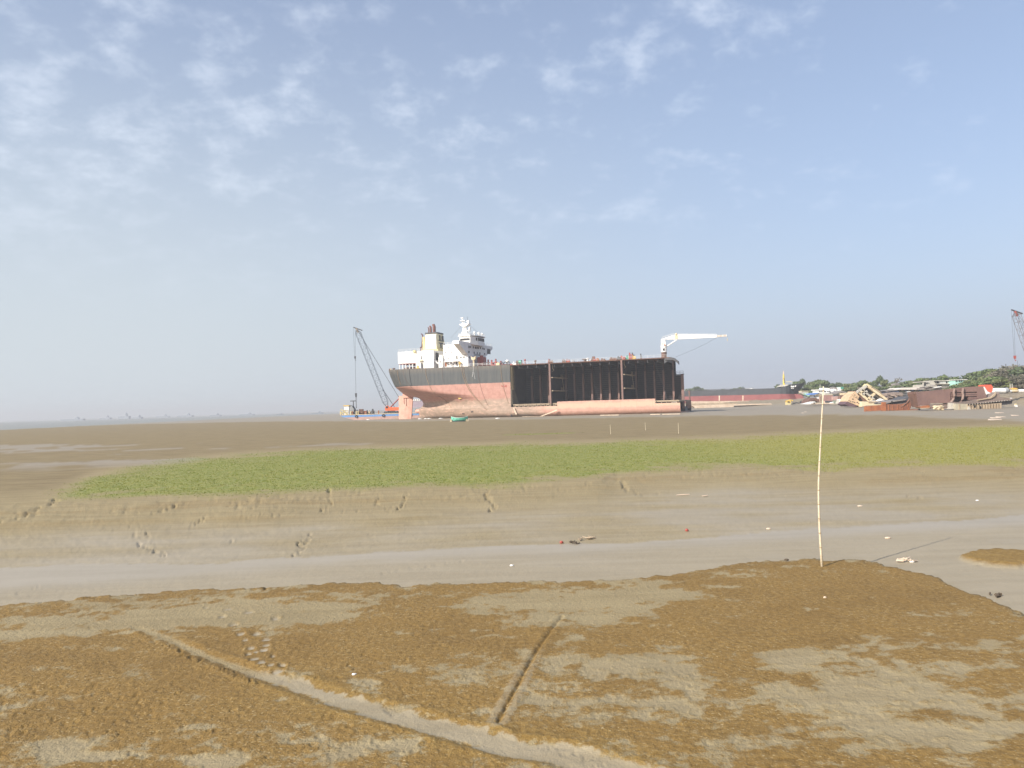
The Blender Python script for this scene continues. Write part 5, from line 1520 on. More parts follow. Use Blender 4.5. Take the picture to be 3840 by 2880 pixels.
piece('open_shed', 'brown shed with cream box and white ball lamp left of the tilted wreck', 'shed', cH, 372, [('wall', rusty, R4(1925, 600, 2130, 740), 0, 4), ('cream_box', cream, ((1925, 545), (2110, 535), (2118, 600), (1930, 600)), -.5, 4), ('opening', dark, ((2000, 565), (2040, 548), (2060, 575)), -.7, .3), ('lamp_ball', white, tuple((1980 + 22 * math.cos(a), 636 + 22 * math.sin(a)) for a in np.linspace(0, 6.28, 9)[:-1]), -.4, .8)])
piece('workshop', 'low workshop with brown sheet roof below the white house', 'shed', cH, 418, [('roof', roofgrey, ((1640, 560), (1890, 482), (2090, 540), (2080, 562), (1890, 520), (1700, 585)), -1, 9), ('wall', concrete, ((1420, 600), (1440, 545), (1700, 560), (1890, 515), (2070, 560), (2070, 605)), 0, 8), ('window', dark, R4(1560, 538, 1600, 552), -.2, .3)])
hs = [('wall', white, R4(1238, 468, 1560, 600), 0, 8), ('parapet', white, R4(1218, 448, 1400, 472), -.5, 9), ('upper_wall', white, ((1402, 470), (1402, 400), (1560, 412), (1560, 470)), .5, 7), ('side_wall', white, ((1561, 560), (1561, 440), (1660, 425), (1745, 440), (1760, 560)), .8, 7)]
hs += [('window', dark, R4(x, 488, x + w_, 514), -.2, .3) for x, w_ in ((1275, 24), (1332, 40), (1410, 40), (1490, 22), (1530, 24))] + [('window', dark, R4(1560, 538, 1590, 556), .5, .3), ('window', dark, R4(1680, 482, 1720, 500), .5, .3)]
hs += [('roof', roofgrey, ((1590, 428), (1680, 378), (1760, 400), (1765, 440)), 2, 5), ('stair_tower', white, ((1800, 490), (1800, 400), (1850, 385), (1960, 430), (1960, 490)), 1, 5), ('tower_roof', paint('green_roof', (.06, .30, .20), (.07, .25, .17), .5, .7), ((1865, 430), (1868, 375), (1935, 370), (1955, 430)), .8, 5.5)]
piece('white_house', 'white flat-roofed house with row of dark windows and a green tower roof', 'house', cH, 436, hs)
piece('utility_pole', 'slim grey pole standing in the trees behind the white house', 'pole', cH, 450, [('shaft', concrete, ((1291, 470), (1303, 470), (1300, 310), (1293, 310)), 0, .35), ('crossarm', concrete, R4(1282, 322, 1312, 328), -.1, .2)])
piece('brick_house', 'grey-pink unfinished house behind the tilted wreck', 'house', cF_, 420, [('wall', paint('pink_brick', (.40, .31, .28), (.34, .26, .23), .5, .85), ((300, 360), (300, 300), (350, 245), (700, 235), (700, 380), (300, 380)), 0, 7)] + [('window', darkgrey, R4(x, 262, x + 18, 300), -.2, .3) for x in (385, 430, 480, 580, 640)])
piece('pavilion', 'small two-tiered tower with pale roof between trees', 'tower', cF_, 430, [('wall', concrete, R4(1420, 215, 1650, 300), 0, 6), ('lower_roof', roofgrey, ((1395, 250), (1440, 200), (1640, 200), (1700, 215), (1700, 225)), -1, 8), ('upper_wall', concrete, R4(1470, 160, 1610, 200), 1, 4), ('upper_roof', roofgrey, ((1460, 165), (1490, 130), (1560, 120), (1620, 160)), .6, 5)])
sd_ = [('roof', paint('white_sheet', (.66, .60, .54), (.6, .53, .47), .4, .7), ((1560, 295), (1690, 240), (2225, 225), (2225, 292)), 0, 12), ('wall', darkgrey, R4(1600, 293, 2215, 335), 2, 9)]
sd_ += [('bay', tarpb if k % 2 else concrete, R4(1640 + k * 95, 296, 1690 + k * 95, 318), 1.7, .4) for k in range(6)]
piece('long_shed', 'long white-roofed shed with dark open bays behind the scrap', 'shed', cF_, 338, sd_)
piece('tarp_heap', 'dark blue tarpaulin heap behind the tilted wreck', 'heap', cF_, 320, [('tarp', paint('dark_blue_tarp', (.06, .085, .15), (.08, .10, .14), .8, .8), ((1180, 420), (1240, 360), (1400, 300), (1560, 320), (1600, 400), (1500, 440)), 0, 6), ('fold', roofgrey, ((1180, 330), (1400, 285), (1560, 312), (1400, 325), (1260, 350)), -.4, 6)])
# scrap hill
m = MB()
rs = random.Random(9)
for k in range(170):
    fx = rs.random()
    x = 1130 + 800 * fx
    y = rs.uniform(395 + 60 * (1 - fx), 560)
    p = at(*cF_(x, y), 306 + rs.uniform(-3, 9))
    a, l = rs.uniform(0, 3.14), rs.uniform(1.0, 3.4)
    dv = np.array([math.cos(a) * l, math.sin(a) * l * .5, rs.uniform(-.35, .35)])
    m.prism([p - dv / 2, p + dv / 2, p + dv / 2 + (0, .3, .35), p - dv / 2 + (0, .3, .5)], (0, rs.uniform(.5, 1.5), .2))
g0 = at(*cF_(1570, 560), 312)
m.ell((g0[0], 316, .2), (10.5, 6, 5.4), 16, 8)
centred(m, 'scrap_heap', paint('scrap_brown', (.25, .19, .15), (.17, .125, .10), .8, .85), 'wide heap of brown scrap plates behind the rusty barge bow', 'scrap heap')
piece('wrecked_lifeboat', 'grey and white wrecked boat lying tilted on top of the scrap heap', 'boat', cF_, 258, [('boat_hull', greyp, ((1740, 350), (1800, 380), (1840, 440), (2000, 425), (2010, 400), (1930, 350)), 0, 3), ('cabin', white, ((1800, 350), (1880, 340), (1930, 370), (1880, 410), (1840, 400)), -.5, 2), ('gunwale', darkgrey, ((1790, 430), (1850, 455), (2010, 430), (2015, 445), (1860, 480), (1800, 465)), -.6, 3), ('window', dark, ((1800, 365), (1835, 370), (1845, 410), (1815, 400)), -.7, .3)])
piece('excavator', 'small yellow excavator between scrap heap and big brown hull wall', 'excavator', cF_, 246, [('machine_body', paleyel, R4(2010, 520, 2105, 590), 0, 2), ('arm', yellowp, ((2005, 520), (2020, 440), (2040, 435), (2050, 470), (2035, 525)), .2, .6), ('cab', paleyel, ((2045, 520), (2055, 465), (2095, 480), (2100, 520)), -.1, 1.4), ('track', darkgrey, R4(2020, 590, 2100, 640), -.1, 2.2)])
for (x0, x1, y0_, y1_), lb in (((1930, 2130, 655, 690), 'upper dark plate on the mud left of the big brown wall'), ((1990, 2125, 705, 735), 'lower dark plate on the mud left of the big brown wall')):
    piece('steel_plate', lb, 'steel plate', cF_, 236, [('plate', darkgrey, ((x0, y1_), (x1, y1_ - 8), (x1, y0_ + 8), (x0 + 40, y0_)), 0, 3)])

# ------------------------------------------------------------------ tilted wreck of a cream superstructure
wr = [('facade', paint('peach_wall', (.58, .42, .26), (.50, .34, .21), .6, .65, RUST, .06, True), ((202, 610), (240, 510), (310, 432), (490, 560), (600, 650), (592, 755), (450, 712)), 0, 7),
      ('hull_remnant', paint('purple_brown', (.13, .075, .085), (.10, .06, .07), .5, .75), ((135, 685), (200, 612), (448, 716), (440, 748), (240, 742)), .3, 7),
      ('facade_upper', paint('peach_wall', (.6, .4, .22)), ((314, 428), (400, 340), (440, 372), (520, 480), (480, 545)), .8, 6),
      ('side_panel', rusty, ((404, 330), (430, 325), (790, 602), (620, 600), (520, 480)), 1.6, 6),
      ('dark_recess', dark, ((478, 560), (515, 520), (598, 590), (580, 645)), -.15, .4)]
wreck = piece('wrecked_superstructure', 'tilted cream ship superstructure lying on its side with open deck grid', 'wreck', cF_, 296, wr)
for x, y, r in ((396, 438, 16), (345, 548, 18), (240, 585, 12), (280, 608, 12), (343, 620, 16), (392, 638, 15), (464, 635, 16), (505, 667, 15), (550, 690, 13)):
    c = at(*cF_(x, y), 295.95)
    rr_ = r * .1401 * 296 / F_PX
    MB().ell(c, (rr_, .15, rr_), 8, 6).build('porthole', dark, wreck)
beams = [((430, 385), (735, 185)), ((500, 360), (780, 590)), ((600, 290), (640, 355)), ((605, 440), (735, 330)), ((735, 190), (1265, 570)), ((750, 560), (945, 395)), ((640, 335), (930, 560)), ((530, 380), (650, 300)), ((780, 590), (1190, 590)), ((1090, 530), (1180, 590)), ((820, 545), (960, 590))]
for k, ((xa, ya), (xb, yb)) in enumerate(beams):
    a, b = at(*cF_(xa, ya), 297), at(*cF_(xb, yb), 297)
    d = (b - a) / np.linalg.norm(b - a)
    n = np.cross(d, (0, 1.0, 0)) * (.42 if k in (4, 0, 1) else .3)
    MB().prism([a - n, b - n, b + n, a + n], (0, 1.2 + .013 * k, 0)).build('deck_beam', cream if k % 3 else concrete, wreck)
slab(MB(), cF_, ((440, 385), (735, 195), (1250, 570), (1180, 600), (790, 600)), 299.5, .4).build('inner_deck', paint('grey_inner', (.33, .30, .25), (.24, .215, .18), .7, .8), wreck)
for pts in (((650, 300), (720, 250), (800, 320), (730, 360)), ((660, 450), (720, 400), (800, 490), (740, 540)), ((770, 350), (850, 420), (900, 400), (820, 330)), ((930, 460), (1020, 540), (960, 560), (890, 500)), ((560, 380), (600, 350), (640, 390), (600, 430))):
    slab(MB(), cF_, pts, 299.2, .25).build('panel', darkgrey if pts[0][0] % 20 else tanst, wreck)
slab(MB(), cF_, ((745, 180), (860, 205), (1060, 330), (1280, 560), (1230, 560), (960, 380), (760, 215)), 297.6, 5).build('outer_plating', paint('brown_plating', (.34, .27, .18), (.26, .20, .14), .9, .8, RUST, .06), wreck)
slab(MB(), cF_, ((690, 200), (740, 135), (865, 205), (850, 222), (760, 180), (720, 215)), 297.2, 3).build('top_frame', paleyel, wreck)
slab(MB(), cF_, ((600, 610), (1130, 640), (1120, 705), (680, 720), (592, 752)), 293.5, 6).build('lower_block', paint('pale_cream', (.68, .60, .42), (.62, .52, .34), .5, .65), wreck)
slab(MB(), cF_, ((770, 598), (1130, 628), (1120, 648), (760, 640)), 293.2, .5).build('rail_bar', tanst, wreck)
slab(MB(), cF_, ((820, 600), (940, 585), (1010, 600), (1090, 540), (1240, 585), (1160, 605)), 293.6, 2).build('torn_plate', white, wreck)

# ------------------------------------------------------------------ rusty barge bow in front of it
rb_ = [('side_plate', orust, ((668, 878), (668, 740), (1130, 700), (1130, 850)), 0, .6), ('side_plate', orust, ((1131, 850), (1131, 628), (1232, 628), (1240, 860), (1132, 870)), -.25, .6),
       ('bow_plate', paint('rust_dark', (.24, .10, .055), (.19, .08, .05), .5, .85, (.36, .15, .07), .12, True), ((1241, 858), (1236, 688), (1700, 672), (1800, 640), (1900, 500), (1922, 640), (1905, 760), (1868, 830), (1560, 848)), 0, .6),
       ('inner_side', darkgrey, ((1236, 686), (1225, 640), (1390, 590), (1700, 540), (1890, 470), (1895, 505), (1800, 635), (1690, 670)), 1.8, 7),
       ('deck_sheet', roofgrey, ((1225, 635), (1400, 585), (1760, 545), (1760, 575), (1410, 625), (1240, 670)), 1.2, 5),
       ('far_side', rusty, ((1300, 600), (1300, 560), (1880, 470), (1890, 500)), 7.5, .5),
       ('frame_gap', dark, ((1378, 668), (1385, 598), (1402, 595), (1396, 668)), 1.0, .5),
       ('bottom_sheet', orust, ((1500, 850), (2110, 818), (2120, 838), (1500, 862)), -.5, 4)]
rb = piece('barge_section', 'orange-rusted cut barge section with upswept bow lying on the mud', 'hull section', cF_, 214, rb_)
for xa, ya, xb, yb in ((1560, 690, 1530, 845), (1690, 690, 1680, 835), (1400, 700, 1420, 850), (1800, 660, 1840, 820), (1310, 700, 1300, 855)):
    MB().tube([at(*cF_(xa, ya), 213.9), at(*cF_(xb, yb), 213.9)], .10, 5).build('frame', orust, rb)
MB().tube([at(*cF_(x, y), 213.9) for x, y in ((1640, 760), (1720, 700), (1800, 640), (1880, 540), (1905, 480))], .16, 5).build('bow_rim', rusty, rb)
MB().ell(at(*cF_(2122, 828), 213.4), (.35, .3, .3), 8, 5).build('shackle', darkgrey, rb)

# ------------------------------------------------------------------ the big brown hull section
B = []
B.append(('hull_wall', brown, ((150, 560), (95, 255), (140, 258), (720, 205), (1060, 165), (1408, 150), (1410, 165), (1480, 372), (1300, 420), (1290, 255), (760, 270), (755, 350), (770, 455), (735, 480), (360, 490), (355, 520), (160, 530)), 0, .6))
B.append(('recess', holdst, ((735, 482), (760, 255), (1292, 240), (1310, 425), (1100, 500), (800, 500)), 1.6, .5))
B.append(('end_plate', rusty, ((95, 255), (60, 265), (60, 300), (120, 470), (152, 560)), .8, 4))
bh = piece('hull_section', 'big rusty brown hull wall with curved frames and upswept bottom plates', 'hull section', cG, 205, B)
for y0_, xa, xb in ((232, 840, 930), (228, 1020, 1100), (275, 750, 1280), (318, 755, 1282), (355, 760, 1285), (392, 1120, 1290), (420, 1125, 1295), (395, 775, 830)):
    a, b = at(*cG(xa, y0_), 205.2), at(*cG(xb, y0_ - (xb - xa) * .02), 205.2)
    MB().prism([a, b, b + (0, 0, .42), a + (0, 0, .42)], (0, 1.5, 0)).build('stiffener', brown, bh)
for pts in (((842, 170 + 30), (825, 275), (838, 340), (820, 400), (770, 470)), ((1012, 190), (1000, 275), (1012, 330), (1000, 400), (950, 475))):
    MB().tube([at(*cG(*p), 204.7) for p in pts], .32, 6).build('curved_frame', paint('light_brown', (.27, .185, .15), (.22, .145, .12), .6, .75), bh)
slab(MB(), cG, ((735, 480), (800, 455), (960, 470), (1300, 415), (1560, 375), (1640, 320), (1660, 290), (1690, 300), (1725, 262), (1735, 360), (1990, 395), (1960, 425), (1500, 470), (1110, 500), (770, 500)), 203.8, 3.5).build('bottom_plate', paint('grey_brown', (.22, .165, .14), (.17, .13, .11), .6, .8, RUST, .04), bh)
slab(MB(), cG, ((1300, 418), (1560, 362), (1640, 295), (1650, 262), (1665, 295), (1640, 345), (1560, 390), (1300, 432)), 203.4, .4).build('bilge_rim', tanst, bh)
slab(MB(), cG, ((1160, 612), (1112, 505), (1500, 472), (1990, 418), (1970, 500), (1720, 530), (1700, 605)), 204.6, 2).build('double_bottom', darkgrey, bh)
for k in range(12):
    x = 1130 + k * 55
    yb = 612 - k * 1
    slab(MB(), cG, ((x, yb), (x + 34, yb), (x + 34, 516 - k * 3.6), (x, 519 - k * 3.6)), 204.0, .5).build('floor_plate', tanst, bh)
    if k < 12:
        slab(MB(), cG, ((x - 12, yb + 4), (x + 40, yb + 3), (x + 30, yb - 8), (x - 10, yb - 6)), 203.7, .5).build('flange', darkgrey, bh)
for k in range(16):
    x = 1140 + k * 53
    MB().ell(at(*cG(x, 508 - k * 5.6), 203.6), (.13, .12, .13), 6, 4).build('bracket', concrete, bh)
for x, y in ((1240, 545), (1352, 568)):
    c = at(*cG(x, y), 203.95)
    MB().ell(c, (.28, .12, .36), 8, 6).build('lightening_hole', dark, bh)
for y0_, sb, mt in ((505, 2.0, rusty), (530, 1.4, brown), (555, .9, rusty), (575, .5, brown)):
    slab(MB(), cG, ((360, y0_ + 8), (780, y0_ - 2), (780, y0_ + 12), (360, y0_ + 22)), 205 - 1.2 + sb - .6, 2).build('stacked_plate', mt, bh)
piece('steel_plate', 'orange-rusted plate at the left foot of the big brown wall', 'steel plate', cG, 202.5, [('plate', orust, ((150, 562), (345, 528), (355, 570), (190, 578)), 0, 2.5), ('lip', tanst, ((155, 572), (190, 580), (350, 570), (345, 590), (175, 592)), -.2, 2)])
piece('concrete_block', 'small pale stacked block left of the wide beige one under the brown wall', 'block', cG, 202, [('block', concrete, ((768, 600), (770, 480), (850, 490), (835, 600)), 0, 1.6), ('step', concrete, R4(770, 580, 850, 602), -.4, 2)])
piece('steel_box', 'wide beige ribbed plate box standing under the brown hull wall', 'steel box', cG, 201, [('front_plate', paint('beige_plate', (.40, .36, .27), (.33, .29, .21), .6, .8, RUST, .04, True), ((862, 615), (862, 492), (1105, 498), (1100, 622), (900, 625)), 0, 1.5), ('rib', tanst, R4(930, 500, 945, 620), -.15, .3), ('rib', tanst, R4(1090, 505, 1104, 620), -.15, .3)])
piece('scrap_plate', 'pale triangular plate leaning beside the ribbed double bottom', 'scrap plate', cG, 200.5, [('plate', concrete, ((1100, 628), (1120, 545), (1140, 560), (1170, 625)), 0, .8)])
bs = random.Random(4)
for k, (x, lb) in enumerate(((455, 'leftmost pale cream bundle in the row before the brown wall'), (500, 'second pale cream bundle from the left before the brown wall'), (540, 'third pale cream bundle from the left before the brown wall'), (590, 'rightmost pale cream bundle in the row before the brown wall'))):
    m = MB()
    for j in range(5):
        c = at(*cG(x + bs.uniform(-18, 18), 600 - 13 * j + bs.uniform(-6, 6)), 198 + bs.uniform(-.3, .3))
        m.ell(c, (.40 + .2 * bs.random(), .3, .20 + .1 * bs.random()), 7, 5)
    o = centred(m, 'scrap_bundle', paint('cream_bundle', (.66, .56, .40), (.56, .42, .22), 1.5, .8), lb, 'bundle', 'pale bundles before the brown wall')
piece('scrap_lump', 'lone white and yellow lump on the mud right of the ribbed double bottom', 'scrap', cG, 213, [('lump', white, ((2055, 530), (2060, 505), (2075, 505), (2090, 555), (2070, 560)), 0, .8), ('top', paleyel, ((2050, 512), (2058, 496), (2076, 498), (2074, 510)), -.1, .7)])
piece('marker_ball', 'small white ball at the far right end of the brown bottom plates', 'ball', cG, 205, [('ball', white, tuple((1968 + 14 * math.cos(a), 394 + 14 * math.sin(a)) for a in np.linspace(0, 6.28, 9)[:-1]), 0, .6)])

# ------------------------------------------------------------------ on top of the bank at the right
piece('tarp_tent', 'bright orange tarpaulin hung over a white box behind the brown wall', 'tarpaulin', cG, 216, [('tarp', tarpo, ((1430, 130), (1470, 118), (1570, 118), (1600, 170), (1590, 245), (1560, 280), (1490, 250), (1465, 235)), 0, 3), ('white_box', white, ((1420, 165), (1432, 160), (1490, 252), (1560, 285), (1520, 300), (1470, 310)), -.2, 3)])
tk = thing('storage_tank', 'large white horizontal tank with grey end on the bank beside orange tarpaulin', 'tank', tuple(at(*cG(1730, 290), 226)))
a, b = at(*cG(1600, 236), 227.5), at(*cG(1825, 236), 227.5)
r_ = (at(*cG(1700, 186), 226)[2] - at(*cG(1700, 288), 226)[2]) / 2
MB().tube([a, b], r_, 20).build('tank_shell', white, tk, smooth=False)
MB().tube([b + (0.02, 0, 0), b + (.9, 0, 0.1)], [r_ * 1.08, r_ * 1.05], 20).tube([b + (.9, 0, .1), b + (1.5, 0, -.3)], [r_ * .9, r_ * .4], 14).build('tank_end', greyp, tk)
MB().prism([at(*cG(*p), 225.5) for p in ((1500, 300), (1620, 275), (1790, 280), (1800, 292), (1650, 300))], (0, 3, 0)).build('cradle', darkgrey, tk)
for x0_, x1_, y0_, y1_, lb, mt in ((1880, 1955, 215, 285, 'short white tank right of the grey tank end', white), (1957, 2090, 210, 270, 'cream tank with the orange boat on top', cream), (2095, 2230, 208, 275, 'long white tank at the right edge on the bank', white)):
    a, b = at(*cG(x0_, (y0_ + y1_) / 2), 228), at(*cG(x1_, (y0_ + y1_) / 2), 228)
    r_ = (at(*cG(x0_, y0_), 228)[2] - at(*cG(x0_, y1_), 228)[2]) / 2
    t = thing('storage_tank', lb, 'tank', ((a[0] + b[0]) / 2, 228, a[2] - r_))
    MB().tube([a, b], r_, 16).build('tank_shell', mt, t)
    MB().tube([b - (.3, 0, 0), b - (.1, 0, 0)], r_ * 1.06, 16).build('tank_band', greyp, t)
piece('small_boat', 'orange and yellow little boat lying on the cream tank', 'boat', cG, 227.6, [('boat_hull', yellowp, ((1950, 196), (1990, 186), (2080, 190), (2095, 206), (2060, 212), (1970, 212)), 0, 1.6), ('cabin', orangep, ((1985, 188), (2000, 180), (2050, 182), (2060, 190)), .3, 1)])
piece('concrete_house', 'unfinished pale concrete house with open pillars behind the brown wall', 'house', cG, 350, [('roof_slab', concrete, R4(455, 32, 765, 46), -.5, 10), ('roof_slab', concrete, R4(215, 55, 325, 68), -.5, 9), ('wall', concrete, ((218, 165), (218, 120), (330, 100), (760, 92), (800, 105), (800, 165)), 0, 9), ('wall', white, R4(545, 50, 670, 92), .3, 7), ('wall', white, R4(700, 50, 750, 92), .3, 7), ('dome', concrete, ((310, 100), (340, 55), (380, 42), (430, 52), (470, 100)), .4, 5), ('opening', dark, R4(505, 50, 525, 90), .2, .4), ('opening', dark, R4(675, 50, 695, 88), .2, .4), ('opening', dark, R4(250, 70, 270, 160), -.2, .4), ('pillar', concrete, R4(222, 62, 238, 165), -.3, .8), ('opening', darkgrey, R4(500, 130, 590, 150), -.2, .4), ('balcony', concrete, R4(480, 98, 880, 108), -1.2, 1.3)])
piece('timber_stack', 'grey stack of timber and beams below the concrete house', 'timber stack', cG, 330, [('beam', roofgrey, ((240, 170), (470, 130), (480, 140), (270, 185)), 0, 4), ('beam', concrete, ((330, 140), (560, 165), (560, 180), (320, 152)), -.3, 3), ('beam', white, ((410, 180), (580, 150), (590, 162), (420, 190)), -.5, 3), ('pile', roofgrey, ((230, 215), (240, 180), (760, 160), (900, 190), (900, 215)), .5, 6)])
piece('mint_house', 'mint green two-storey house half hidden by trees', 'house', cG, 345, [('wall', mint, ((850, 145), (855, 28), (1090, 18), (1090, 145)), 0, 8), ('roof', white, ((845, 30), (845, 20), (1098, 12), (1098, 22)), -.5, 9)] + [('window', dark, R4(x, y, x + 22, y + 26), -.2, .3) for x, y in ((870, 32), (928, 32), (965, 32), (925, 112), (868, 100))])
for x, y, d, lb in ((2.3, 0, 0, ''),):
    pass
piece('utility_pole', 'pale pole standing among trees left of the orange tarpaulin', 'pole', cG, 300, [('shaft', concrete, ((1514, 125), (1522, 125), (1520, 20), (1515, 20)), 0, .25), ('crossarm', concrete, R4(1506, 28, 1530, 33), -.1, .2)])
for xx, lb in ((1940, 'left of two pale posts below the dark grove at right'), (1925 + 55, 'right of two pale posts below the dark grove at right')):
    piece('fence_post', lb, 'post', cG, 262, [('shaft', concrete, ((xx, 190), (xx + 8, 190), (xx + 7, 105), (xx + 1, 105)), 0, .3), ('cap', concrete, R4(xx - 2, 100, xx + 10, 106), -.05, .4)])

# ------------------------------------------------------------------ crane whose boom comes in at the right edge
cb2 = at(3905, 1480, 300)
zb2 = gz(cb2[0], 300)
crane2, _ = crawler_crane('crane at the right edge with red-tipped rusty lattice boom leaning in', (cb2[0] + 2, 300, zb2), -1, (cb2[0], 300, zb2 + 2.4), at(3806, 1166, 300), orangep, paint('boom_rust', (.19, .165, .165), (.15, .13, .135), .8, .7), redp, at(3815, 1345, 300)[2], wboom=2.2)
p0, p1 = at(3815, 1352, 300), at(3820, 1465, 300)
MB().tube([p0, p1], .06, 4).tube([p1, p1 - (0, 0, .8)], .2, 6).build('load_line', wire, crane2)

# ------------------------------------------------------------------ trees
lm = {}
for nm_, ca_, cb3 in (('leaf_green', (.105, .150, .058), (.185, .225, .095)), ('leaf_dark', (.080, .115, .055), (.140, .170, .085)), ('leaf_olive', (.135, .165, .065), (.215, .230, .105)), ('leaf_dry', (.155, .140, .105), (.215, .195, .150))):
    mt = bpy.data.materials.new(nm_)
    mt.use_nodes = True
    T = NT(mt.node_tree)
    rnd = T.n('ShaderNodeNewGeometry').outputs['Random Per Island']
    ob = T.n('ShaderNodeTexCoord').outputs['Object']
    cc = T.mix(T.math('ADD', T.math('MULTIPLY', rnd, .6), T.math('MULTIPLY', T.noise(ob, .5, 3), .4)), ca_, cb3)
    p = T.n('ShaderNodeBsdfPrincipled', ins={'Base Color': cc, 'Roughness': .65, 'Specular IOR Level': .25})
    tr_ = T.n('ShaderNodeBsdfTranslucent', ins={'Color': T.mix(.5, cc, (.16, .20, .05))})
    mx = T.n('ShaderNodeMixShader', ins={0: .25, 1: p.outputs[0], 2: tr_.outputs[0]})
    T.n('ShaderNodeOutputMaterial', ins={'Surface': mx.outputs[0]})
    lm[nm_] = mt


def crown_mesh(name, seed, mat, W_=1.0, nb=11, nl=850, leaf=.055, bottom=.22, palm=False):
    """unit crown: height 1, leaf-sized faces gathered in uneven clumps"""
    r = np.random.default_rng(seed)
    V, Fc = [], []
    cl = []
    for k in range(nb):
        h = bottom + (1 - bottom) * (r.random() ** .8)
        wr_ = W_ * .5 * math.sin(math.pi * min(1, (h - bottom) / (1 - bottom) * .80 + .14)) * (.55 + .5 * r.random())
        a = r.random() * 6.283
        cl.append((wr_ * math.cos(a) * .8, wr_ * math.sin(a) * .8, h * .93, .10 + .11 * r.random()))
    C_ = np.array(cl)
    idx = r.integers(0, nb, nl)
    v = r.normal(size=(nl, 3))
    v /= np.linalg.norm(v, axis=1)[:, None]
    rad = C_[idx, 3] * (.55 + .55 * r.random(nl))
    P_ = C_[idx, :3] + v * rad[:, None] * np.array([1.15, 1.15, .8])
    a1 = r.normal(size=(nl, 3))
    a1 /= np.linalg.norm(a1, axis=1)[:, None]
    a2 = np.cross(a1, v)
    a2 /= np.linalg.norm(a2, axis=1)[:, None] + 1e-6
    s = leaf * (.6 + .8 * r.random(nl))[:, None]
    q = np.stack([P_ - a1 * s, P_ + a2 * s * .6, P_ + a1 * s, P_ - a2 * s * .6], 1).reshape(-1, 3)
    return np_mesh(name, q, np.arange(4 * nl).reshape(-1, 4), mat, False)


def trunk_mesh(name, seed, palm=False):
    r = random.Random(seed)
    m = MB()
    if palm:
        m.tube([(0, 0, -.03), (.01, 0, .4), (.02, .01, .86)], [.022, .016, .012], 6)
    else:
        m.tube([(0, 0, -.04), (r.uniform(-.02, .02), 0, .22), (r.uniform(-.03, .03), r.uniform(-.03, .03), .55)], [.034, .026, .012], 7)
        for k in range(5):
            a = r.uniform(0, 6.28)
            h = r.uniform(.20, .42)
            m.tube([(0, 0, h), (.13 * math.cos(a), .13 * math.sin(a), h + .16), (.24 * math.cos(a), .24 * math.sin(a), h + .34)], [.016, .011, .005], 5)
    me = bpy.data.meshes.new(name)
    me.from_pydata(m.v, [], m.f)
    me.materials.append(bark)
    return me


def palm_crown(name, seed, mat):
    r = np.random.default_rng(seed)
    q = []
    for k in range(15):
        a = k * 2.4
        el = r.uniform(-.2, 1.0)
        L_ = .20 + .06 * r.random()
        c, s = math.cos(a), math.sin(a)
        pts = [np.array([c * L_ * t * math.cos(el), s * L_ * t * math.cos(el), .86 + L_ * t * math.sin(el) - .16 * t * t]) for t in np.linspace(0, 1, 5)]
        for i in range(4):
            n = np.array([-s, c, -.3]) * .022 * (1 - i * .2)
            q += [pts[i] - n, pts[i + 1] - n * .8, pts[i + 1] + n * .8, pts[i] + n]
    q = np.array(q)
    return np_mesh(name, q, np.arange(len(q)).reshape(-1, 4), mat, False)


CR = {'green': [crown_mesh('crown', 100 + k, lm['leaf_green'], w_, 12, 900) for k, w_ in enumerate((.95, .8, 1.15, 1.3))],
      'dark': [crown_mesh('crown', 200 + k, lm['leaf_dark'], w_, 12, 900) for k, w_ in enumerate((.9, 1.2))],
      'olive': [crown_mesh('crown', 300 + k, lm['leaf_olive'], w_, 11, 900) for k, w_ in enumerate((1.0, 1.3))],
      'dry': [crown_mesh('crown', 400 + k, lm['leaf_dry'], w_, 13, 700, .045) for k, w_ in enumerate((1.0, 1.25))],
      'palm': [palm_crown('crown', 500 + k, lm['leaf_dark']) for k in range(2)]}
TRK = [trunk_mesh('trunk', k) for k in range(3)]
PTRK = trunk_mesh('trunk', 9, True)
tr = random.Random(21)


def tree(px, ytop, d, kind, label, group, wide=1.0):
    T_ = at(px, ytop, d)
    z0_ = min(gz(T_[0], d), T_[2] - 2.0)
    H = T_[2] - z0_
    t = thing('palm_tree' if kind == 'palm' else 'broadleaf_tree', label, 'tree', (T_[0], d, z0_), tr.uniform(0, 6.28), group)
    tk_ = bpy.data.objects.new('trunk', PTRK if kind == 'palm' else tr.choice(TRK))
    ck = bpy.data.objects.new('crown', tr.choice(CR[kind]))
    for o in (tk_, ck):
        COL.objects.link(o)
        o.parent = t
    ws = wide * tr.uniform(.9, 1.15)
    t.scale = (H * ws, H * ws, H)
    return t


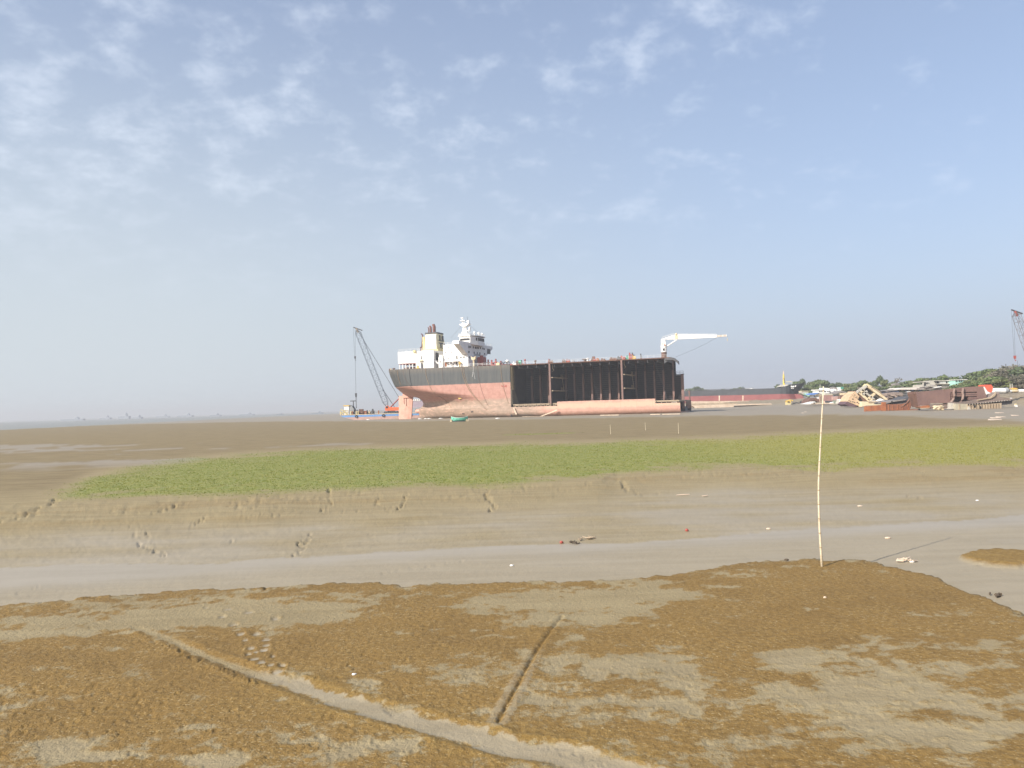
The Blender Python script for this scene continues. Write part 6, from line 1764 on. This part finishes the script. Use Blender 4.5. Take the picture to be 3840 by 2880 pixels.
G1 = 'hazy trees of the far treeline'
for px, y, d, kd, w_ in ((2588, 1455, 900, 'green', 1.2), (2606, 1452, 880, 'dark', 1.3), (2628, 1459, 900, 'green', 1.2), (2655, 1463, 950, 'dark', 1.4), (2672, 1461, 900, 'palm', 1.0), (2690, 1462, 930, 'green', 1.3), (2716, 1460, 920, 'dark', 1.3), (2738, 1457, 920, 'palm', 1.0), (2762, 1458, 900, 'green', 1.5), (2785, 1453, 880, 'dark', 1.6), (2808, 1459, 900, 'green', 1.2), (2832, 1457, 880, 'palm', 1.0), (2850, 1461, 900, 'green', 1.3), (2876, 1459, 860, 'dark', 1.3), (2902, 1456, 840, 'green', 1.2)):
    tree(px, y, d, kd, 'hazy distant tree showing above the long black hull', G1, w_)
G2 = 'trees behind the black bow'
for px, y, d, kd, w_ in ((2922, 1443, 640, 'dark', .9), (2945, 1448, 660, 'green', 1.3), (2968, 1438, 640, 'green', 1.2), (2985, 1433, 620, 'green', 1.0), (2998, 1427, 620, 'palm', 1.0), (3010, 1424, 600, 'dark', .9), (3034, 1428, 600, 'palm', 1.0)):
    tree(px, y, d, kd, 'grey-green tree rising behind the black bow and yellow mast', G2, w_)
G3 = 'trees behind the white house'
for px, y, d, kd, w_ in ((3040, 1440, 520, 'green', 1.2), (3055, 1432, 540, 'olive', 1.3), (3073, 1428, 530, 'green', 1.2), (3092, 1431, 520, 'green', 1.1), (3105, 1436, 540, 'dark', 1.2), (3122, 1439, 530, 'green', 1.2), (3140, 1437, 520, 'dark', 1.3), (3160, 1442, 520, 'green', 1.2), (3178, 1439, 500, 'olive', 1.2), (3032, 1452, 500, 'olive', 1.5), (3066, 1446, 490, 'green', 1.5), (3150, 1452, 480, 'olive', 1.5)):
    tree(px, y, d, kd, 'green tree in the grove behind the white flat-roofed house', G3, w_)
G4 = 'trees behind the tilted wreck'
for px, y, d, kd, w_ in ((3195, 1437, 500, 'green', 1.3), (3214, 1434, 490, 'dark', 1.2), (3232, 1430, 480, 'green', 1.3), (3252, 1433, 480, 'olive', 1.2), (3268, 1439, 480, 'green', 1.2), (3280, 1430, 470, 'green', .9), (3345, 1436, 480, 'green', 1.1), (3320, 1424, 440, 'olive', .9)):
    tree(px, y, d, kd, 'mid green tree rising behind the tilted cream wreck', G4, w_)
tree(3302, 1412, 450, 'dark', 'tallest dark tree standing right of the tilted wreck', None, .8)
tree(3366, 1421, 520, 'dry', 'bare-looking grey tree behind the small two-tiered tower', None, 1.0)
G5 = 'trees behind the sheds and concrete house'
for px, y, d, kd, w_ in ((3390, 1432, 460, 'dark', 1.2), (3412, 1430, 450, 'green', 1.3), (3432, 1427, 440, 'olive', 1.2), (3450, 1421, 430, 'green', 1.2), (3472, 1418, 430, 'olive', 1.3), (3495, 1420, 430, 'green', 1.2), (3515, 1415, 420, 'dark', 1.2), (3538, 1409, 410, 'green', 1.1), (3560, 1414, 410, 'dark', 1.2), (3580, 1418, 400, 'green', 1.2), (3604, 1410, 400, 'dark', 1.3)):
    tree(px, y, d, kd, 'green tree showing above the long shed and the concrete house', G5, w_)
G6 = 'broad green trees between mint house and orange tarpaulin'
for px, y, d, kd, w_ in ((3626, 1404, 390, 'green', 1.4), (3650, 1401, 380, 'dark', 1.3), (3672, 1396, 370, 'green', 1.3), (3692, 1390, 360, 'dark', 1.2), (3640, 1426, 318, 'olive', 1.9), (3662, 1430, 315, 'green', 1.8), (3712, 1388, 350, 'green', 1.3), (3735, 1386, 345, 'olive', 1.3), (3700, 1420, 300, 'olive', 1.8), (3728, 1415, 290, 'green', 1.8), (3755, 1418, 285, 'olive', 1.8), (3610, 1434, 322, 'olive', 1.6)):
    tree(px, y, d, kd, 'broad green tree between the mint house and the orange tarpaulin', G6, w_)
G7 = 'dull brown trees at the right edge'
for px, y, d, kd, w_ in ((3756, 1382, 340, 'olive', 1.2), (3776, 1377, 330, 'dry', 1.3), (3798, 1374, 320, 'dry', 1.3), (3820, 1378, 315, 'dry', 1.2), (3842, 1378, 310, 'dark', 1.3), (3862, 1384, 310, 'dry', 1.3), (3790, 1410, 290, 'dry', 1.9), (3815, 1412, 285, 'dry', 1.9), (3838, 1408, 280, 'dry', 1.8)):
    tree(px, y, d, kd, 'dull brown-grey tree on the rise at the right edge', G7, w_)
rs = random.Random(77)
sh_lab = ((2590, 3030, 560, 'low hazy bush along the shore behind the black ship', 'bushes behind the black ship', 14, 1475), (3180, 3460, 430, 'low bush among the sheds behind the tilted wreck', 'bushes among the sheds', 14, 1452), (3560, 3760, 300, 'low bush on the bank behind the big brown wall', 'bushes on the bank', 12, 1446))
for xa, xb, d, lb, gr, n_, yy_ in sh_lab:
    for k in range(n_):
        px = xa + (xb - xa) * (k + rs.random() * .8) / n_
        o = tree(px, yy_ - (px - xa) * .02 + rs.uniform(-4, 4), d + rs.uniform(-15, 15), rs.choice(('green', 'olive', 'dark')), lb, gr, 1.8)
        o.name = 'bush'
        o['category'] = 'bush'

# ------------------------------------------------------------------ rubbish lying on the mud
def litter(px, py, lb, mat, w_=.12, h_=.06, z=CH, kind='ell', name='rubbish_scrap', cat='rubbish'):
    g_ = gnd(px, py, z)
    zg = gz(g_[0], g_[1])
    g_ = gnd(px, py, zg)
    w_, h_ = w_ * .6, h_ * .6
    m = MB()
    if kind == 'ell':
        m.ell((g_[0], g_[1], zg + h_ * .6), (w_, w_ * .6, h_), 8, 5).ell((g_[0] + w_ * .8, g_[1] + .03, zg + h_ * .4), (w_ * .5, w_ * .4, h_ * .7), 7, 4)
    elif kind == 'stick':
        m.tube([(g_[0] - w_, g_[1], zg + .04), (g_[0], g_[1] + .05, zg + h_ + .02), (g_[0] + w_, g_[1] + .1, zg + .05)], [.02, .03, .02], 6)
    else:
        for k in range(9):
            a = rs.uniform(0, 3.14)
            c = np.array([g_[0] + rs.uniform(-w_, w_), g_[1] + rs.uniform(-.2, .2), zg + rs.uniform(.02, h_)])
            dv = np.array([math.cos(a), math.sin(a) * .6, rs.uniform(-.2, .3)]) * w_ * .5
            m.tube([c - dv, c + dv], .022, 5)
    return centred(m, name, mat, lb, cat)


litter(*c8(213, 273), 'red scrap of rubbish at the edge of the stream', redp, .10, .09)
litter(*c8(755, 221), 'small red and white rubbish on the mud above the stream', redp, .10, .10)
litter(*c8(322, 258), 'clump of pale driftwood on the stream edge right of the red rubbish', tanst, .45, .14, kind='clump', name='driftwood', cat='driftwood')
litter(*c8(268, 274), 'small brown driftwood clump between red rubbish and larger driftwood', bark, .25, .10, kind='clump', name='driftwood', cat='driftwood')
litter(*c8(1108, 213), 'small cream lump on the mud left of the bamboo pole', palest, .14, .06)
litter(*c8(1503, 114), 'white lump on the wet mud upper right of the bamboo pole', palest, .18, .06)
litter(*c8(1623, 253), 'cream lump on the wet channel floor right of the bamboo pole', palest, .16, .06)
litter(*c8(1690, 352), 'pale tangled driftwood pile at the water edge right of the bamboo pole', palest, .42, .16, -.2, 'clump', 'driftwood', 'driftwood')
litter(*c8(1728, 356), 'white stone at the right end of the driftwood pile', white, .12, .06, -.2, name='stone', cat='stone')
litter(*c8(2095, 506), 'dark driftwood piece on the slope at right', bark, .20, .10, -.15, 'clump', 'driftwood', 'driftwood')
litter(*c8(740, 68), 'long white stick on the upper channel mud', palest, .55, .05, -.15, 'stick', 'stick', 'stick')
litter(*c8(835, 72), 'short white stick right of the long one on the channel mud', palest, .25, .04, -.15, 'stick', 'stick', 'stick')
litter(*c8(2010, 90), 'tiny white scrap on the far right channel mud', white, .12, .05, -.1)
litter(*c7(1528, 843), 'single white shell on the brown algae field', white, .055, .035, 0, name='shell', cat='shell')
litter(*c7(2210, 372), 'white scrap on the wet mud at the channel centre', white, .09, .05)
litter(*c8(1352, 510), 'cream scrap on the brown algae below the bamboo pole', palest, .06, .04, 0)
litter(*c8(1185, 348), 'dark clod with pale rim left of the bamboo pole', bark, .12, .06, -.1, name='clod', cat='clod')
for (px, py, lb, ww) in (crop(3420, 1420, .1899)(1760, 682) + ('largest white scrap plate on the mud flat at right', 2.0), crop(3420, 1420, .1899)(1790, 766) + ('white scrap strip on the mud flat at right, middle row', 1.8), crop(3420, 1420, .1899)(1690, 785) + ('pale scrap strip on the mud, left of the middle row', 2.0), crop(3420, 1420, .1899)(2075, 735) + ('pale scrap strip on the mud nearest the right edge', 1.4), crop(3420, 1420, .1899)(1680, 822) + ('pale scrap strip on the mud, lowest row', 2.4), crop(2900, 1400, .1356)(920, 1075) + ('white scrap on the grey mud left of the bamboo pole', .6), crop(2900, 1400, .1356)(840, 1105) + ('lower white scrap on the grey mud left of the bamboo pole', .7)):
    g_ = gnd(px, py)
    ww *= .45
    m = MB().prism([(g_[0] - ww, g_[1], .02), (g_[0] + ww * .8, g_[1] + .1, .02), (g_[0] + ww, g_[1] + .6, .10), (g_[0] - ww * .5, g_[1] + .7, .16)], (0, .6, .03))
    centred(m, 'scrap_plate', palest, lb, 'scrap plate')

# ------------------------------------------------------------------ the air
hm = bpy.data.materials.new('haze_air')
hm.use_nodes = True
T = NT(hm.node_tree)
pv = T.n('ShaderNodeVolumePrincipled', ins={'Color': (.80, .81, .83, 1), 'Density': .00035, 'Anisotropy': 0.1})
T.n('ShaderNodeOutputMaterial', ins={'Volume': pv.outputs[0]})
hb_ = MB().box((-8200, -8200, -4), (8200, 8200, 62)).build('haze', hm)
tag(hb_, 'pale blue haze hanging over the shore', 'haze', kind='stuff')
